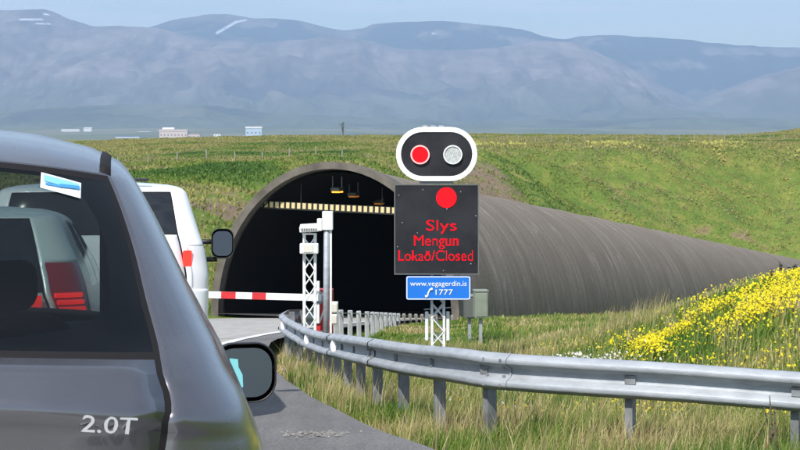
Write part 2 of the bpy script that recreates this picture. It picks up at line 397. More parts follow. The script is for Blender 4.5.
def spaced(lo, hi, c, fine, n):
    # points spread by sinh around c so steps are 'fine' near it
    f = lambda s: np.sinh(s)
    k = 1.0
    for _ in range(60):
        a = np.arcsinh((lo - c) / k); b = np.arcsinh((hi - c) / k); step = (b - a) / n * k
        k *= (fine / step) ** 0.5 if step > 0 else 1
    return c + k * np.sinh(np.linspace(np.arcsinh((lo - c) / k), np.arcsinh((hi - c) / k), n))
xs = spaced(-900, 1100, 1.5, 0.17, 520); ys = spaced(-120, 900, 17, 0.22, 560)
GX, GY = np.meshgrid(xs, ys)
GZ = gz(GX, GY)
ground = grid_mesh('ground', np.stack([GX, GY, GZ], -1), len(xs), len(ys), m_ground)
tag(ground, kind='structure')
px = 400 + F * GX / np.maximum(GY, 1); py = HOR - F * (GZ - EYE) / np.maximum(GY, 1)
tt, uu_ = axis_tu(GX, GY)
# bare earth on the shoulder of the cutting (real places, given in metres)
def blob(cx, cy, rx, ry): return np.exp(-(((GX - cx) / rx) ** 2 + ((GY - cy) / ry) ** 2))
earth = 0.62 * blob(9, 170, 7, 34) + 0.5 * blob(-9.5, 92, 5, 10) + 0.35 * blob(-1, 108, 7, 14) + 0.35 * blob(42, 215, 10, 10) + 0.5 * blob(0.5, 24, 2.2, 2.5)
dry = 0.85 * ss(GY, 200, 330) * (0.4 + 0.6 * fbm(GX / 25, GY / 40, 4, 3)) + 0.5 * ss(-np.abs(GX - EDGE(GY) - 0.5), -0.7, 0.0) * (GY < 60)
for nm, arr in (('earth', earth), ('dry', np.clip(dry, 0, 1))):
    at_ = ground.data.attributes.new(nm, 'FLOAT', 'POINT'); at_.data.foreach_set('value', arr.reshape(-1).astype(np.float32))

def strip(name, fl, fr, D0, D1, n, lift, material, m=8, kind='structure'):
    Ds = np.linspace(D0, D1, n); fr_ = np.linspace(0, 1, m)[None, :]
    X = fl(Ds)[:, None] * (1 - fr_) + fr(Ds)[:, None] * fr_; Y = np.repeat(Ds[:, None], m, 1)
    Z = road_z(Y) + lift
    o = grid_mesh(name, np.stack([X, Y, Z], -1), m, n, material)
    return tag(o, kind=kind)
strip('road', lambda D: LINE(D) - 7.6, lambda D: LINE(D) - 0.0, -60, 63.5, 260, 0.0, m_lane)
strip('road_shoulder', lambda D: LINE(D) + 0.0, lambda D: EDGE(D) + 0.06 + 0.05 * (fbm(D * 3.0, D * 0 + 3.3, 44, 3) - 0.5), -60, 63.5, 420, -0.004, m_shoulder)
strip('edge_line', lambda D: LINE(D) - 0.17, lambda D: LINE(D) + 0.03, -60, 61, 260, 0.006, m_line, 2)
strip('left_edge_line', lambda D: LINE(D) - 7.2, lambda D: LINE(D) - 7.05, -60, 61, 260, 0.006, m_line, 2)
mb = MB()
for k in range(70):
    D0 = 12.3 + RNG.normal() * 0.16; X0 = -0.62 + RNG.normal() * 0.13
    r = RNG.uniform(0.006, 0.016); a0 = RNG.uniform(0, 6.28)
    mb.add([(X0 + r * 1.8 * math.cos(a0 + q * 1.257), D0 + r * math.sin(a0 + q * 1.257) * 1.3, float(road_z(D0)) + 0.004) for q in range(5)] + [(X0, D0, float(road_z(D0)) + 0.016)], [(q, (q + 1) % 5, 5) for q in range(5)])
tag(mb.build('gravel', m_patch), kind='stuff', label='loose pale gravel lying on the dark road shoulder')

# far land, sea, mountains
def hf(name, X0, X1, D0, D1, nx, ny, fn, material):
    a = np.linspace(X0, X1, nx); b = np.linspace(D0, D1, ny); X, Y = np.meshgrid(a, b)
    return tag(grid_mesh(name, np.stack([X, Y, fn(X, Y)], -1), nx, ny, material), kind='structure')
m_sea = mat('sea_water', (0.03, 0.06, 0.09), 0.12, bump=0.4, bscale=0.02)
m_far, g = newmat('far_fields'); v = g.mapping('Object', (1, 0.45, 1))
c = g.ramp(g.noise(v, 0.0022, 6), [(0.35, (0.06, 0.09, 0.03)), (0.5, (0.13, 0.14, 0.07)), (0.65, (0.20, 0.18, 0.12)), (0.75, (0.07, 0.10, 0.05))])
g.l(c, g.b.inputs['Base Color'])
hf('sea', -9000, 9000, 700, 9000, 12, 12, lambda X, Y: X * 0 - 40.0, m_sea)
def farland(X, Y):
    return -44 + 8 * ss(Y, 2600, 4300) + 24 * ss(Y, 4900, 8300) + 9 * (fbm(X / 500, Y / 700, 21, 4) - 0.5) * ss(Y, 2500, 4000) * (1 - 0.8 * ss(Y, 4000, 4600) * (1 - ss(Y, 4700, 5500)))
hf('far_shore', -6500, 6500, 2300, 9800, 200, 160, farland, m_far)

def mtn_mat(name, dark, mid_, light, green, snow=True, topdark=0.0):
    m, g = newmat(name, 0.95, 0.1)
    v = g.mapping('Object', (1, 1, 2.5)); n = g.noise(v, 0.0016, 8, 0.62); n2 = g.noise(g.mapping('Object', (1, 1, 1)), 0.0005, 4)
    gul = g.noise(g.mapping('Object', (1.0, 0.12, 0.3)), 0.006, 5, 0.6)
    c = g.ramp(n, [(0.30, dark), (0.48, mid_), (0.68, light)])
    c = g.mix(g.ramp(gul, [(0.47, (0, 0, 0)), (0.62, (0.85, 0.85, 0.85))]), c, dark)
    fn_ = g.noise(g.mapping('Object', (1, 0.5, 1.5)), 0.009, 6, 0.7)
    c = g.mix(1.0, c, g.ramp(fn_, [(0.3, (0.68, 0.69, 0.72)), (0.7, (1.32, 1.30, 1.26))]), 'MULTIPLY')
    sx = g.n('ShaderNodeSeparateXYZ'); t = g.n('ShaderNodeTexCoord'); g.l(t.outputs['Object'], sx.inputs[0])
    st = g.n('ShaderNodeMath', operation='MULTIPLY_ADD'); g.l(n2, st.inputs[0]); st.inputs[1].default_value = 500; g.l(sx.outputs[2], st.inputs[2])
    gf = g.n('ShaderNodeMapRange'); g.l(st.outputs[0], gf.inputs[0]); gf.inputs[1].default_value = 330; gf.inputs[2].default_value = 560; gf.inputs[3].default_value = 0.75; gf.inputs[4].default_value = 0
    c = g.mix(gf.outputs[0], c, green)
    at = g.n('ShaderNodeAttribute', attribute_name='dark_tone'); c = g.mix(at.outputs['Fac'], c, (0.016, 0.030, 0.045))
    a2 = g.n('ShaderNodeAttribute', attribute_name='snow'); c = g.mix(a2.outputs['Fac'], c, (0.7, 0.74, 0.8))
    g.l(c, g.b.inputs['Base Color']); g.bump(n, 1.0, 40)
    return m
m_mtn = mtn_mat('mountain_rock', (0.085, 0.070, 0.070), (0.175, 0.145, 0.14), (0.25, 0.212, 0.205), (0.07, 0.10, 0.055))
def mountain(Dr, Dfoot, prof, foot, amp, seed, back, nx=1100, ny=280, xr=(-300, 1100), dark_tone=None, snow=None, expo=1.25, base=None, gs=270.0):
    PX = cubic([p[0] for p in prof], [p[1] for p in prof])
    X0 = (xr[0] - 400) / F * Dr; X1 = (xr[1] - 400) / F * Dr
    a = np.linspace(X0, X1, nx); b = np.linspace(Dfoot, Dr + back, ny); X, Y = np.meshgrid(a, b)
    p = 400 + F * X / Dr
    ridge = (HOR - PX(p)) / F * Dr + 1.5
    warp = (fbm(X / 1500, Y / 1500, seed, 3) - 0.5) * 1500
    s = np.clip((Y - Dfoot + warp * 0.45) / (Dr - Dfoot), 0, 1.0)
    s2 = s * 0.45 + 0.55 * ss(s, 0.12, 1.0)
    s2 = s2 ** expo
    steps = 9.0; fr = s2 * steps; s3 = (np.floor(fr) + ss(fr - np.floor(fr), 0.15, 0.75)) / steps
    s2 = 0.65 * s2 + 0.35 * s3
    h = foot + (ridge - foot) * s2
    rg = 1 - np.abs(2 * fbm((X + warp * 0.6) / gs, Y / 2600, seed + 4, 4) - 1) * 2.0
    rg2 = 1 - np.abs(2 * fbm(X / 900 + 3, Y / 1800, seed + 8, 3) - 1) * 2
    h = h - amp * (1 - rg) * 4 * s * (1 - s) * 0.55 - amp * 1.5 * (1 - rg2) * 3.2 * s * (1 - s)
    h = h + (fbm(X / 200, Y / 260, seed + 2, 5) - 0.5) * 95 * (s > 0) * (0.3 + 2 * s * (1 - s))
    h = h - np.maximum(0, Y - Dr) * 0.03 - 60 * (1 - ss(s, 0.0, 0.03))
    o = grid_mesh('mountain', np.stack([X, Y, h], -1), nx, ny, m_mtn); tag(o, kind='structure')
    ix = 400 + F * X / Y; iy = HOR - F * (h - EYE) / Y
    for nm, fn in (('dark_tone', dark_tone), ('snow', snow)):
        arr = fn(X, Y, ix, iy, s) if fn else X * 0
        if nm == 'snow' and fn: arr = np.where(fbm(X / 45, Y / 90, 5, 3) > 0.34, arr, 0)
        at_ = o.data.attributes.new(nm, 'FLOAT', 'POINT'); at_.data.foreach_set('value', np.clip(arr, 0, 1).reshape(-1).astype(np.float32))
    return o
# snow and darker tones lie at fixed places on the slopes (positions converted to metres on each mountain)
def seg(ix, iy, x0, y0, x1, y1, r):
    dx, dy = x1 - x0, y1 - y0; t = np.clip(((ix - x0) * dx + (iy - y0) * dy) / (dx * dx + dy * dy), 0, 1)
    return np.clip(1.4 - np.hypot(ix - x0 - t * dx, iy - y0 - t * dy) / r, 0, 1)
profA = [(-400, 30), (-200, 22), (-60, 14), (0, 9), (20, 9), (38, 8), (50, 11), (62, 16), (80, 21), (95, 25), (112, 25), (150, 27), (180, 33), (215, 38), (260, 42), (300, 40), (330, 37), (360, 40), (400, 48), (450, 50), (500, 47), (545, 42), (565, 42), (590, 50), (640, 74), (680, 93), (720, 112), (760, 123), (800, 127), (1000, 131), (1300, 131)]
profB = [(-400, 60), (0, 40), (120, 34), (150, 28), (170, 22), (190, 18), (215, 14), (232, 15), (250, 17), (300, 20), (318, 25), (345, 30), (362, 29), (375, 24), (400, 22), (440, 22), (480, 25), (520, 30), (545, 37), (565, 40), (585, 36), (620, 36), (700, 42), (760, 46), (800, 47), (1000, 58), (1300, 70)]
profC = [(-400, 140), (560, 140), (620, 131), (660, 118), (700, 103), (740, 88), (800, 66), (900, 50), (1300, 50)]
profD = [(-400, 118), (0, 112), (60, 108), (90, 106), (150, 105), (200, 105), (230, 108), (270, 112), (330, 116), (400, 119), (500, 121), (600, 120), (700, 117), (800, 119), (1300, 118)]
mountain(14800, 10500, profB, 60, 115, 41, 900, dark_tone=lambda X, Y, ix, iy, s: ss(s, 0.05, 0.3) * (0.25 + 0.75 * ss(fbm(X / 420, Y / 420, 3, 4), 0.33, 0.45)), snow=lambda X, Y, ix, iy, s: seg(ix, iy, 217, 33, 236, 22, 1.3) + seg(ix, iy, 236, 22, 246, 20, 0.8) + seg(ix, iy, 432, 33, 437, 34, 0.5))
mountain(12600, 8000, profA, -5, 115, 51, 600, dark_tone=lambda X, Y, ix, iy, s: 0.6 * ss(fbm(X / 800, Y / 900, 13, 4), 0.54, 0.66), snow=lambda X, Y, ix, iy, s: seg(ix, iy, 20, 19.5, 42, 19.5, 1.0) + seg(ix, iy, 36, 23.5, 50, 24, 0.7) + seg(ix, iy, 44, 14, 50, 14.5, 1))
mountain(11300, 8200, profC, 0, 70, 61, 900, xr=(500, 1300), nx=400)
mountain(8300, 6900, profD, -14, 26, 71, 1500, dark_tone=lambda X, Y, ix, iy, s: 0.5 * ss(fbm(X / 400, Y / 300, 7, 3), 0.5, 0.6) * ss(s, 0.3, 0.7), expo=1.0, gs=180)

# ------------------------------------------------------------------ tunnel
def arch(a, h, n=48): return [(-a * math.cos(math.pi * k / n), h * math.sin(math.pi * k / n)) for k in range(n + 1)]
def axpos(t, u, z): return Vector((AXP.x + AX.x * t + AX.y * u, AXP.y + AX.y * t - AX.x * u, AXZ0 - SLOPE * t + z))
def sweep(name, a, h, ts, material, parent, a_of=None, uv=False, flip=False):
    prof = np.array(arch(a, h)); V = []; UV = []
    arc = np.concatenate([[0], np.cumsum(np.hypot(*np.diff(prof, axis=0).T))])
    for t in ts:
        k = a_of(t) if a_of else 1.0
        V.append([tuple(axpos(t, p[0] * k, p[1] * k if p[1] > 0.01 else -0.8)) for p in prof])
    V = np.array(V); o = grid_mesh(name, V, len(prof), len(ts), material, parent=parent)
    if uv:
        ul = o.data.uv_layers.new(name='UVMap'); li = np.zeros(len(o.data.loops), np.int32); o.data.loops.foreach_get('vertex_index', li)
        uu = np.stack([np.array(ts)[li // len(prof)], arc[li % len(prof)]], -1); ul.data.foreach_set('uv', uu.reshape(-1).astype(np.float32))
    return o
tun = thing('road_tunnel', 'ribbed weathered concrete tunnel tube with a wide dark arched mouth across the road', 'tunnel', (0, 0, 0))
ts = np.arange(0.3, 175, 0.1667)
def rib(t):
    f = (t / 1.5) % 1.0; d = min(f, 1 - f) * 1.5
    return 1.0 - 0.004 * math.exp(-(d / 0.09) ** 2) + 0.004 * math.sin(t * 0.7)
sweep('shell', 4.75, 5.55, ts, m_tube, tun, rib, uv=True)
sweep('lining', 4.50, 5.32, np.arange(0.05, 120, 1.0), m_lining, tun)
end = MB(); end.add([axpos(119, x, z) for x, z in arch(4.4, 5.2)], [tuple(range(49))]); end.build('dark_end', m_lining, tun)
# portal collar
mb = MB(); oo = arch(4.86, 5.68); ii = arch(4.58, 5.42); n = len(oo); vs = []
for t in (-0.35, 0.45):
    for pr in (oo, ii):
        vs += [axpos(t, x, z if z > 0.01 else -0.8) for x, z in pr]
fs = []
for i in range(n - 1):
    fs += [(i, i + 1, n + i + 1, n + i), (2 * n + i, 3 * n + i, 3 * n + i + 1, 2 * n + i + 1), (i, 2 * n + i, 2 * n + i + 1, i + 1), (n + i, n + i + 1, 3 * n + i + 1, 3 * n + i)]
mb.add(vs, fs); mb.build('portal_collar', m_ring, tun, smooth=False)
Vf = np.array([[tuple(axpos(t, u, 0.0)) for u in np.linspace(-4.5, 4.5, 6)] for t in np.linspace(-0.8, 119, 60)])
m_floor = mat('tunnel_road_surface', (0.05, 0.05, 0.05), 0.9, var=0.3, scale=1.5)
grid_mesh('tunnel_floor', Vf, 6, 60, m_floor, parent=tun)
# height marker beam
hb = thing('height_marker_beam', 'dark beam with a row of pale yellow blocks hung across the tunnel mouth', 'marker beam', tuple(axpos(0.25, 0, 0)), -TH)
hb.rotation_euler = (0, R(1.6), -TH)
mb = MB(); mb.box((-0.4, 0, 4.02), (5.9, 0.08, 0.28)); mb.build('beam', m_black, hb)
mb = MB()
for k in range(26): mb.box((-3.20 + k * 0.22, -0.05, 4.04), (0.13, 0.02, 0.21))
mb.each('marker_block', m_yellow, hb)
mb = MB()
for x in (-1.6, 1.6): mb.tube([(x, 0, 4.17), (x, 0, 4.85)], 0.02, 6)
mb.each('hanger', m_black, hb)
for i, (t, u, lab) in enumerate(((1.2, -0.42, 'lit orange lamp nearest the tunnel mouth, hanging under the arch crown'), (4.2, -0.95, 'lit orange lamp second from the tunnel mouth'), (9.5, -1.9, 'faint orange lamp third from the tunnel mouth'), (15, -2.7, 'tiny orange lamp deepest in the tunnel'))):
    L = thing('tunnel_lamp', lab, 'tunnel lamp', tuple(axpos(t, u, 4.72)), -TH, 'orange lamps hung along the tunnel roof')
    mb = MB(); mb.box((0, 0, 0.05), (0.36, 0.5, 0.15)); mb.build('housing', m_cabdark, L, bevel=0.03)
    mb = MB(); mb.box((0.03, -0.06, -0.045), (0.28, 0.42, 0.05)); mb.build('lit_lens', m_orange if i == 0 else m_orangedim, L)
    mb = MB(); mb.tube([(-0.18, 0, 0.1), (-0.18, 0, 0.55)], 0.025, 6); mb.tube([(0.18, 0, 0.1), (0.18, 0, 0.52)], 0.025, 6); mb.each('hanger', m_post, L)

# ------------------------------------------------------------------ text
def text_mesh(body, size, material, name, parent, loc, bold=0.0, ext=0.004, align='CENTER', width=None):
    cu = bpy.data.curves.new('t', 'FONT'); cu.body = body; cu.size = size; cu.align_x = align; cu.align_y = 'CENTER'; cu.extrude = ext; cu.offset = bold; cu.resolution_u = 3
    ob = bpy.data.objects.new('t', cu); COL.objects.link(ob); dg = bpy.context.evaluated_depsgraph_get(); dg.update()
    me = bpy.data.meshes.new_from_object(ob.evaluated_get(dg)); bpy.data.objects.remove(ob)
    co = np.zeros(len(me.vertices) * 3, np.float32); me.vertices.foreach_get('co', co); co = co.reshape(-1, 3)
    if width: co[:, 0] *= width / (co[:, 0].max() - co[:, 0].min())
    cx = (co[:, 0].max() + co[:, 0].min()) / 2
    if align == 'CENTER': co[:, 0] -= cx
    co2 = np.stack([co[:, 0], -co[:, 2], co[:, 1]], -1); me.vertices.foreach_set('co', co2.reshape(-1)); me.update()
    me.materials.clear(); me.materials.append(material); me.name = name
    o = bpy.data.objects.new(name, me); COL.objects.link(o); o.parent = parent; o.location = loc
    return o

def led_text(body, size, material, name, parent, loc, width, pitch=0.0118, strokes=None):
    cu = bpy.data.curves.new('t', 'FONT'); cu.body = body; cu.size = size; cu.align_x = 'CENTER'; cu.align_y = 'CENTER'; cu.resolution_u = 4
    ob = bpy.data.objects.new('t', cu); COL.objects.link(ob); dg = bpy.context.evaluated_depsgraph_get(); dg.update()
    me = bpy.data.meshes.new_from_object(ob.evaluated_get(dg)); bpy.data.objects.remove(ob); me.calc_loop_triangles()
    co = np.zeros(len(me.vertices) * 3, np.float32); me.vertices.foreach_get('co', co); co = co.reshape(-1, 3)[:, :2].astype(float)
    k = width / (co[:, 0].max() - co[:, 0].min()); co[:, 0] = (co[:, 0] - (co[:, 0].max() + co[:, 0].min()) / 2) * k
    xs_ = np.arange(co[:, 0].min() - .02, co[:, 0].max() + .02, pitch); zs_ = np.arange(co[:, 1].min() - .05, co[:, 1].max() + .06, pitch)
    GXX, GZZ = np.meshgrid(xs_, zs_); on = np.zeros(GXX.shape, bool)
    for t in me.loop_triangles:
        a, b, c = co[t.vertices[0]], co[t.vertices[1]], co[t.vertices[2]]
        d1 = (GXX - a[0]) * (b[1] - a[1]) - (GZZ - a[1]) * (b[0] - a[0]); d2 = (GXX - b[0]) * (c[1] - b[1]) - (GZZ - b[1]) * (c[0] - b[0]); d3 = (GXX - c[0]) * (a[1] - c[1]) - (GZZ - c[1]) * (a[0] - c[0])
        on |= ((d1 >= 0) & (d2 >= 0) & (d3 >= 0)) | ((d1 <= 0) & (d2 <= 0) & (d3 <= 0))
    if strokes:                        # extra strokes of the letter eth, on the fifth letter
        colon = on.any(0); st_ = np.flatnonzero(np.diff(np.r_[0, colon.astype(int)]) == 1); en_ = np.flatnonzero(np.diff(np.r_[colon.astype(int), 0]) == -1)
        a, b = xs_[st_[strokes]], xs_[en_[strokes]]; cxx = (a + b) / 2; ow = (b - a) / 2; sub = on[:, st_[strokes]:en_[strokes] + 1]; ot = zs_[np.flatnonzero(sub.any(1)).max()]
        for pts_ in (((.80, -.9), (.70, -.15), (.25, .5), (-.4, .85)), ((-.35, .12), (.75, .85))):
            for (p, q) in zip(pts_[:-1], pts_[1:]):
                for tt_ in np.linspace(0, 1, 12):
                    X_ = cxx + ow * (p[0] + (q[0] - p[0]) * tt_); Z_ = ot + ow * (p[1] + (q[1] - p[1]) * tt_); on |= np.hypot(GXX - X_, GZZ - Z_) < 0.009
    bpy.data.meshes.remove(me); rr_ = random.Random(5); colon = on.any(0)
    st_ = np.flatnonzero(np.diff(np.r_[0, colon.astype(int)]) == 1); en_ = np.flatnonzero(np.diff(np.r_[colon.astype(int), 0]) == -1)
    for a, b in zip(st_, en_):            # every lit letter is a mesh of its own, made of round diodes
        mb = MB()
        for i in range(len(zs_)):
            for j in range(a, b + 1):
                if on[i, j]:
                    r_ = pitch * rr_.uniform(0.50, 0.66); mb.add([(xs_[j] + r_ * math.cos(q * 1.0472), 0, zs_[i] + r_ * math.sin(q * 1.0472)) for q in range(6)], [(0, 1, 2, 3, 4, 5)])
        mb.build(name, material, parent, loc=loc)

# ------------------------------------------------------------------ message sign with signal
SD = 25.0; sp = SD / F
def sp_(px_, py_): return ((px_ - 438.0) * sp, 0.0, (HOR - py_) * sp)      # offsets in metres from the sign's own base line at eye height
sx0 = (438.0 - 400) * sp; sgz = float(gz(sx0, SD))
sg = thing('message_sign', 'black electronic road sign reading Lokað/Closed under a two-lamp signal, behind the guardrail', 'road sign', (sx0, SD, sgz))
E = EYE - sgz
def P(px_, py_, y=0.0): return ((px_ - 438.0) * sp, y, (HOR - py_) * sp + E)
mb = MB()
xl, xr = P(432, 0)[0], P(444, 0)[0]; ztop = P(0, 190)[2]
for x in (xl, xr):
    for y in (0.0, 0.2): mb.box((x, y, ztop / 2), (0.035, 0.035, ztop))
mb.each('post_leg', m_wpaint, sg); mb = MB()
zz = 0.05; k = 0
while zz < ztop - 0.25:
    for y in (-0.02, 0.22):
        mb.tube([(xl, y, zz), (xr, y, zz + 0.20)] if k % 2 == 0 else [(xr, y, zz), (xl, y, zz + 0.20)], 0.009, 5)
        mb.tube([(xr, y, zz), (xl, y, zz + 0.20)], 0.007, 5)
    for x in (xl, xr): mb.tube([(x, 0, zz), (x, 0.2, zz + 0.2)], 0.008, 5)
    zz += 0.20; k += 1
mb.build('lattice_bracing', m_wpaint, sg)
c0 = P(394.5, 273); c1_ = P(478, 184); cx = (c0[0] + c1_[0]) / 2; cz = (c0[2] + c1_[2]) / 2; hw = (c1_[0] - c0[0]) / 2; hh = (c1_[2] - c0[2]) / 2
pn = MB(); pn.box((cx, -0.13, cz), (hw * 2, 0.18, hh * 2)); pan = pn.build('message_panel', m_signblk, sg, bevel=0.006)
mb = MB(); mb.ring([(cx - hw - .004, cz - hh - .004), (cx + hw + .004, cz - hh - .004), (cx + hw + .004, cz + hh + .004), (cx - hw - .004, cz + hh + .004)], [(cx - hw + .012, cz - hh + .012), (cx + hw - .012, cz - hh + .012), (cx + hw - .012, cz + hh - .012), (cx - hw + .012, cz + hh - .012)], -0.228, -0.218)
mb.build('panel_frame', m_cabdark, pan)
mb = MB()
for q in ((-.55, .5), (-.2, .58), (.15, .3), (-.5, .1), (.5, -.5), (-.57, -.25), (-.28, -.05), (.35, .55), (.57, .2), (.1, -.6)): mb.box((cx + q[0], -0.222, cz + q[1]), (0.013, 0.008, 0.013))
mb.each('rivet', m_galv, pan)
fy = -0.2255; ETH_X = -0.095
d = P(446, 197); mb = MB(); mb.prism(circ(d[0], d[2], 0.150), fy - 0.004, -0.215); mb.build('red_disc', m_ledhot, pan)
led_text('Slys', 0.225, m_led, 'message_letter', pan, (P(441, 225)[0], fy, P(441, 225)[2]), 30 * sp)
led_text('Mengun', 0.225, m_led, 'message_letter', pan, (P(436, 240.0)[0], fy, P(436, 240.0)[2]), 44 * sp)
led_text('Lokao/Closed', 0.225, m_led, 'message_letter', pan, (P(435.5, 255)[0], fy, P(435.5, 255)[2]), 74 * sp, strokes=4)
# signal head
c = P(436.5, 154); hw2 = 40.5 * sp; hh2 = 27 * sp
mb = MB(); mb.prism(oval(c[0], c[2], hw2 - .02, hh2 - .02, hh2 - .022), -0.10, 0.02); head = mb.build('signal_head', m_signblk, sg)
mb = MB(); mb.ring(oval(c[0], c[2], hw2, hh2, hh2 - .001), oval(c[0], c[2], hw2 - .074, hh2 - .074, hh2 - .075), -0.115, -0.085); mb.build('white_border', m_white, head, bevel=0.004)
mb = MB()
for q in (-0.17, -0.05, 0.07): mb.box((c[0] + q, 0.0, c[2] + hh2 + 0.012), (0.07, 0.05, 0.03))
mb.box((c[0], -0.02, c[2] - hh2 - 0.02), (0.5, 0.06, 0.035)); mb.each('bracket', m_galv, head)
for (lx, m1, m2, lab) in ((420, m_ledhot, m_ledring, 'lit red signal lamp'), (452.5, m_lens, m_lensrim, 'unlit clear signal lamp')):
    q = P(lx, 154.5); mb = MB(); mb.prism(circ(q[0], q[2], 0.118), -0.125, -0.11); ln = mb.build('lamp_lens', m1, head); ln['label'] = lab
    mb = MB(); mb.ring(circ(q[0], q[2], 0.140), circ(q[0], q[2], 0.120), -0.14, -0.1); mb.build('lamp_rim', m2, ln)
    mb = MB()
    for k in range(-3, 4): mb.box((q[0] + k * 0.03, -0.127, q[2]), (0.004, 0.004, 0.2 * math.sqrt(max(0.05, 1 - (k / 4) ** 2))), ry=R(20))
    mb.build('lens_ribs', m2 if m1 is m_lens else m_ledhot, ln)
# blue info board
c = P(438, 286.5); bw = 32 * sp; bh = 11.8 * sp
mb = MB(); mb.prism(oval(c[0], c[2], bw, bh, 0.03, 5), -0.225, -0.195); brd = mb.build('info_board', m_blue, sg)
mb = MB(); mb.ring(oval(c[0], c[2], bw - .006, bh - .006, 0.03, 5), oval(c[0], c[2], bw - .019, bh - .019, 0.022, 5), -0.229, -0.223); mb.build('border_line', m_white, brd)
text_mesh('www.vegagerdin.is', 0.105, m_white, 'board_text', brd, (c[0], -0.229, c[2] + 0.062), bold=0.0, ext=0.002, width=56 * sp)
text_mesh('1777', 0.115, m_white, 'board_text', brd, (c[0] + 0.085, -0.229, c[2] - 0.065), bold=0.0, ext=0.002, width=17 * sp)
mb = MB(); q = (c[0] - 0.135, c[2] - 0.068)
mb.tube([(q[0] + 0.052, -0.229, q[1] + 0.055), (q[0] + 0.012, -0.229, q[1] + 0.04), (q[0] - 0.01, -0.229, q[1]), (q[0] - 0.022, -0.229, q[1] - 0.05), (q[0] - 0.055, -0.229, q[1] - 0.06)], [0.024, 0.013, 0.012, 0.013, 0.024], 8)
mb.build('phone_symbol', m_white, brd)
mb = MB(); mb.box((c[0] - 0.05, -0.1, c[2]), (0.04, 0.2, 0.05)); mb.box((c[0] + 0.05, -0.1, c[2]), (0.04, 0.2, 0.05)); mb.each('stand_off', m_galv, brd)
for (x, lab) in ((426.8, 'left white tube beside the post'), (448.0, 'right white tube beside the post')):
    a0 = P(x, 341); a1 = P(x, 312); mb = MB(); mb.box((a0[0], 0.05, (a0[2] + a1[2]) / 2), (0.05, 0.07, a1[2] - a0[2])); bx = mb.build('white_side_box', m_wpaint, sg, bevel=0.012); bx['label'] = lab
mb = MB(); mb.tube([(P(424, 0)[0], 0.06, P(0, 310)[2]), (P(451, 0)[0], 0.06, P(0, 308)[2])], 0.010, 6); mb.tube([(P(424, 0)[0], 0.06, P(0, 339)[2]), (P(451, 0)[0], 0.06, P(0, 339)[2])], 0.010, 6)
mb.each('cross_bar', m_galv, sg)

# ------------------------------------------------------------------ barrier, mast, pole
BD = 32.0; bs = BD / F
bx0 = (322 - 400) * bs; bgz = float(gz(bx0, BD))
bar = thing('barrier_gate', 'red and white striped barrier arm lowered across the road from a red housing', 'barrier', (bx0, BD, bgz))
def B(px_, py_): return ((px_ - 322) * bs, (HOR - py_) * bs + EYE - bgz)
q0 = B(317, 289); q1 = B(333, 0)
mb = MB(); mb.box(((q0[0] + q1[0]) / 2, 0.0, q0[1] / 2), (q1[0] - q0[0], 0.35, q0[1])); hs = mb.build('housing', m_red, bar, bevel=0.015)
mb = MB(); a0 = B(315.5, 280); a1 = B(320, 322); mb.box(((a0[0] + a1[0]) / 2, -0.20, (a0[1] + max(a1[1], 0)) / 2), (0.09, 0.03, a0[1] - max(a1[1], 0))); mb.build('white_panel', m_white, hs)
mb = MB(); z0 = B(0, 315)[1]; mb.add([(0.0 - .05, -0.181, z0 - .12), (0.03 - .05, -0.181, z0 - .12), (0.14 - .05, -0.181, z0 + .22), (0.11 - .05, -0.181, z0 + .22)], [(0, 1, 2, 3)]); mb.build('white_stripe', m_white, hs)
za = B(0, 296.5)[1]; xs0 = B(316, 0)[0]; segs = []
edges = [(316, 267, 'w'), (267, 253.3, 'r'), (253.3, 237, 'w'), (237, 222.5, 'r')]
p_ = 222.5; k = 0
while p_ > -60: segs.append((p_, p_ - 16 if k % 2 == 0 else p_ - 14, 'w' if k % 2 == 0 else 'r')); p_ = segs[-1][1]; k += 1
mw = MB(); mr = MB(); up = (294 - 297.5) / 100.0
arm_w = MB(); arm_r = MB()
for (p0, p1, cc) in edges + segs:
    x0_, x1_ = B(p0, 0)[0], B(p1, 0)[0]
    z_ = za + (x0_ - (x0_ + x1_) / 2 - x0_) * -0.0 + (-(x0_ + x1_) / 2) * 0.028
    (arm_w if cc == 'w' else arm_r).box(((x0_ + x1_) / 2, -0.24, z_), (abs(x0_ - x1_), 0.05, 0.125), ry=0.028)
xe = B(segs[-1][1], 0)[0]; aw = MB(); aw.box((xe / 2 + 0.0, -0.24, za - xe / 2 * 0.028), (abs(xe), 0.046, 0.121), ry=0.028)
arm = aw.build('barrier_arm', m_white, bar)
arm_r.each('red_stripe', m_red, arm)
mb = MB(); mb.prism(circ(B(318, 0)[0], za, 0.13, 20), -0.22, -0.17); mb.build('pivot', m_galv, bar)
for (a, b, c_, d_, nm, lab) in ((330, 302, 338, 312.5, 'cream_box', 'upper cream box stacked beside the red barrier housing'), (330, 313.5, 337.5, 324, 'cream_box', 'lower cream box beside the red barrier housing')):
    dd = 31.2; w_ = (c_ - a) / F * dd; h_ = (d_ - b) / F * dd; pz = EYE - (d_ - HOR) / F * dd
    T = thing('utility_box', lab, 'box', ((((a + c_) / 2) - 400) / F * dd, dd, pz), 0, 'cream boxes beside the barrier')
    mb = MB(); mb.box((0, 0, h_ / 2), (w_, 0.25, h_)); bdy = mb.build('case', m_cream, T, bevel=0.012)
    mb = MB(); mb.box((0, -0.132, h_ / 2), (w_ * 0.8, 0.012, h_ * 0.75)); mb.build('cover', m_cream, T, bevel=0.004)
LD = 31.0; ls = LD / F; lx0 = (309.3 - 400) * ls; lgz = float(gz(lx0, LD))
lm = thing('lattice_mast', 'white lattice mast with a small floodlight, standing left of the grey pole', 'mast', (lx0, LD, lgz))
def Lp(px_, py_): return ((px_ - 309.3) * ls, (HOR - py_) * ls + EYE - lgz)
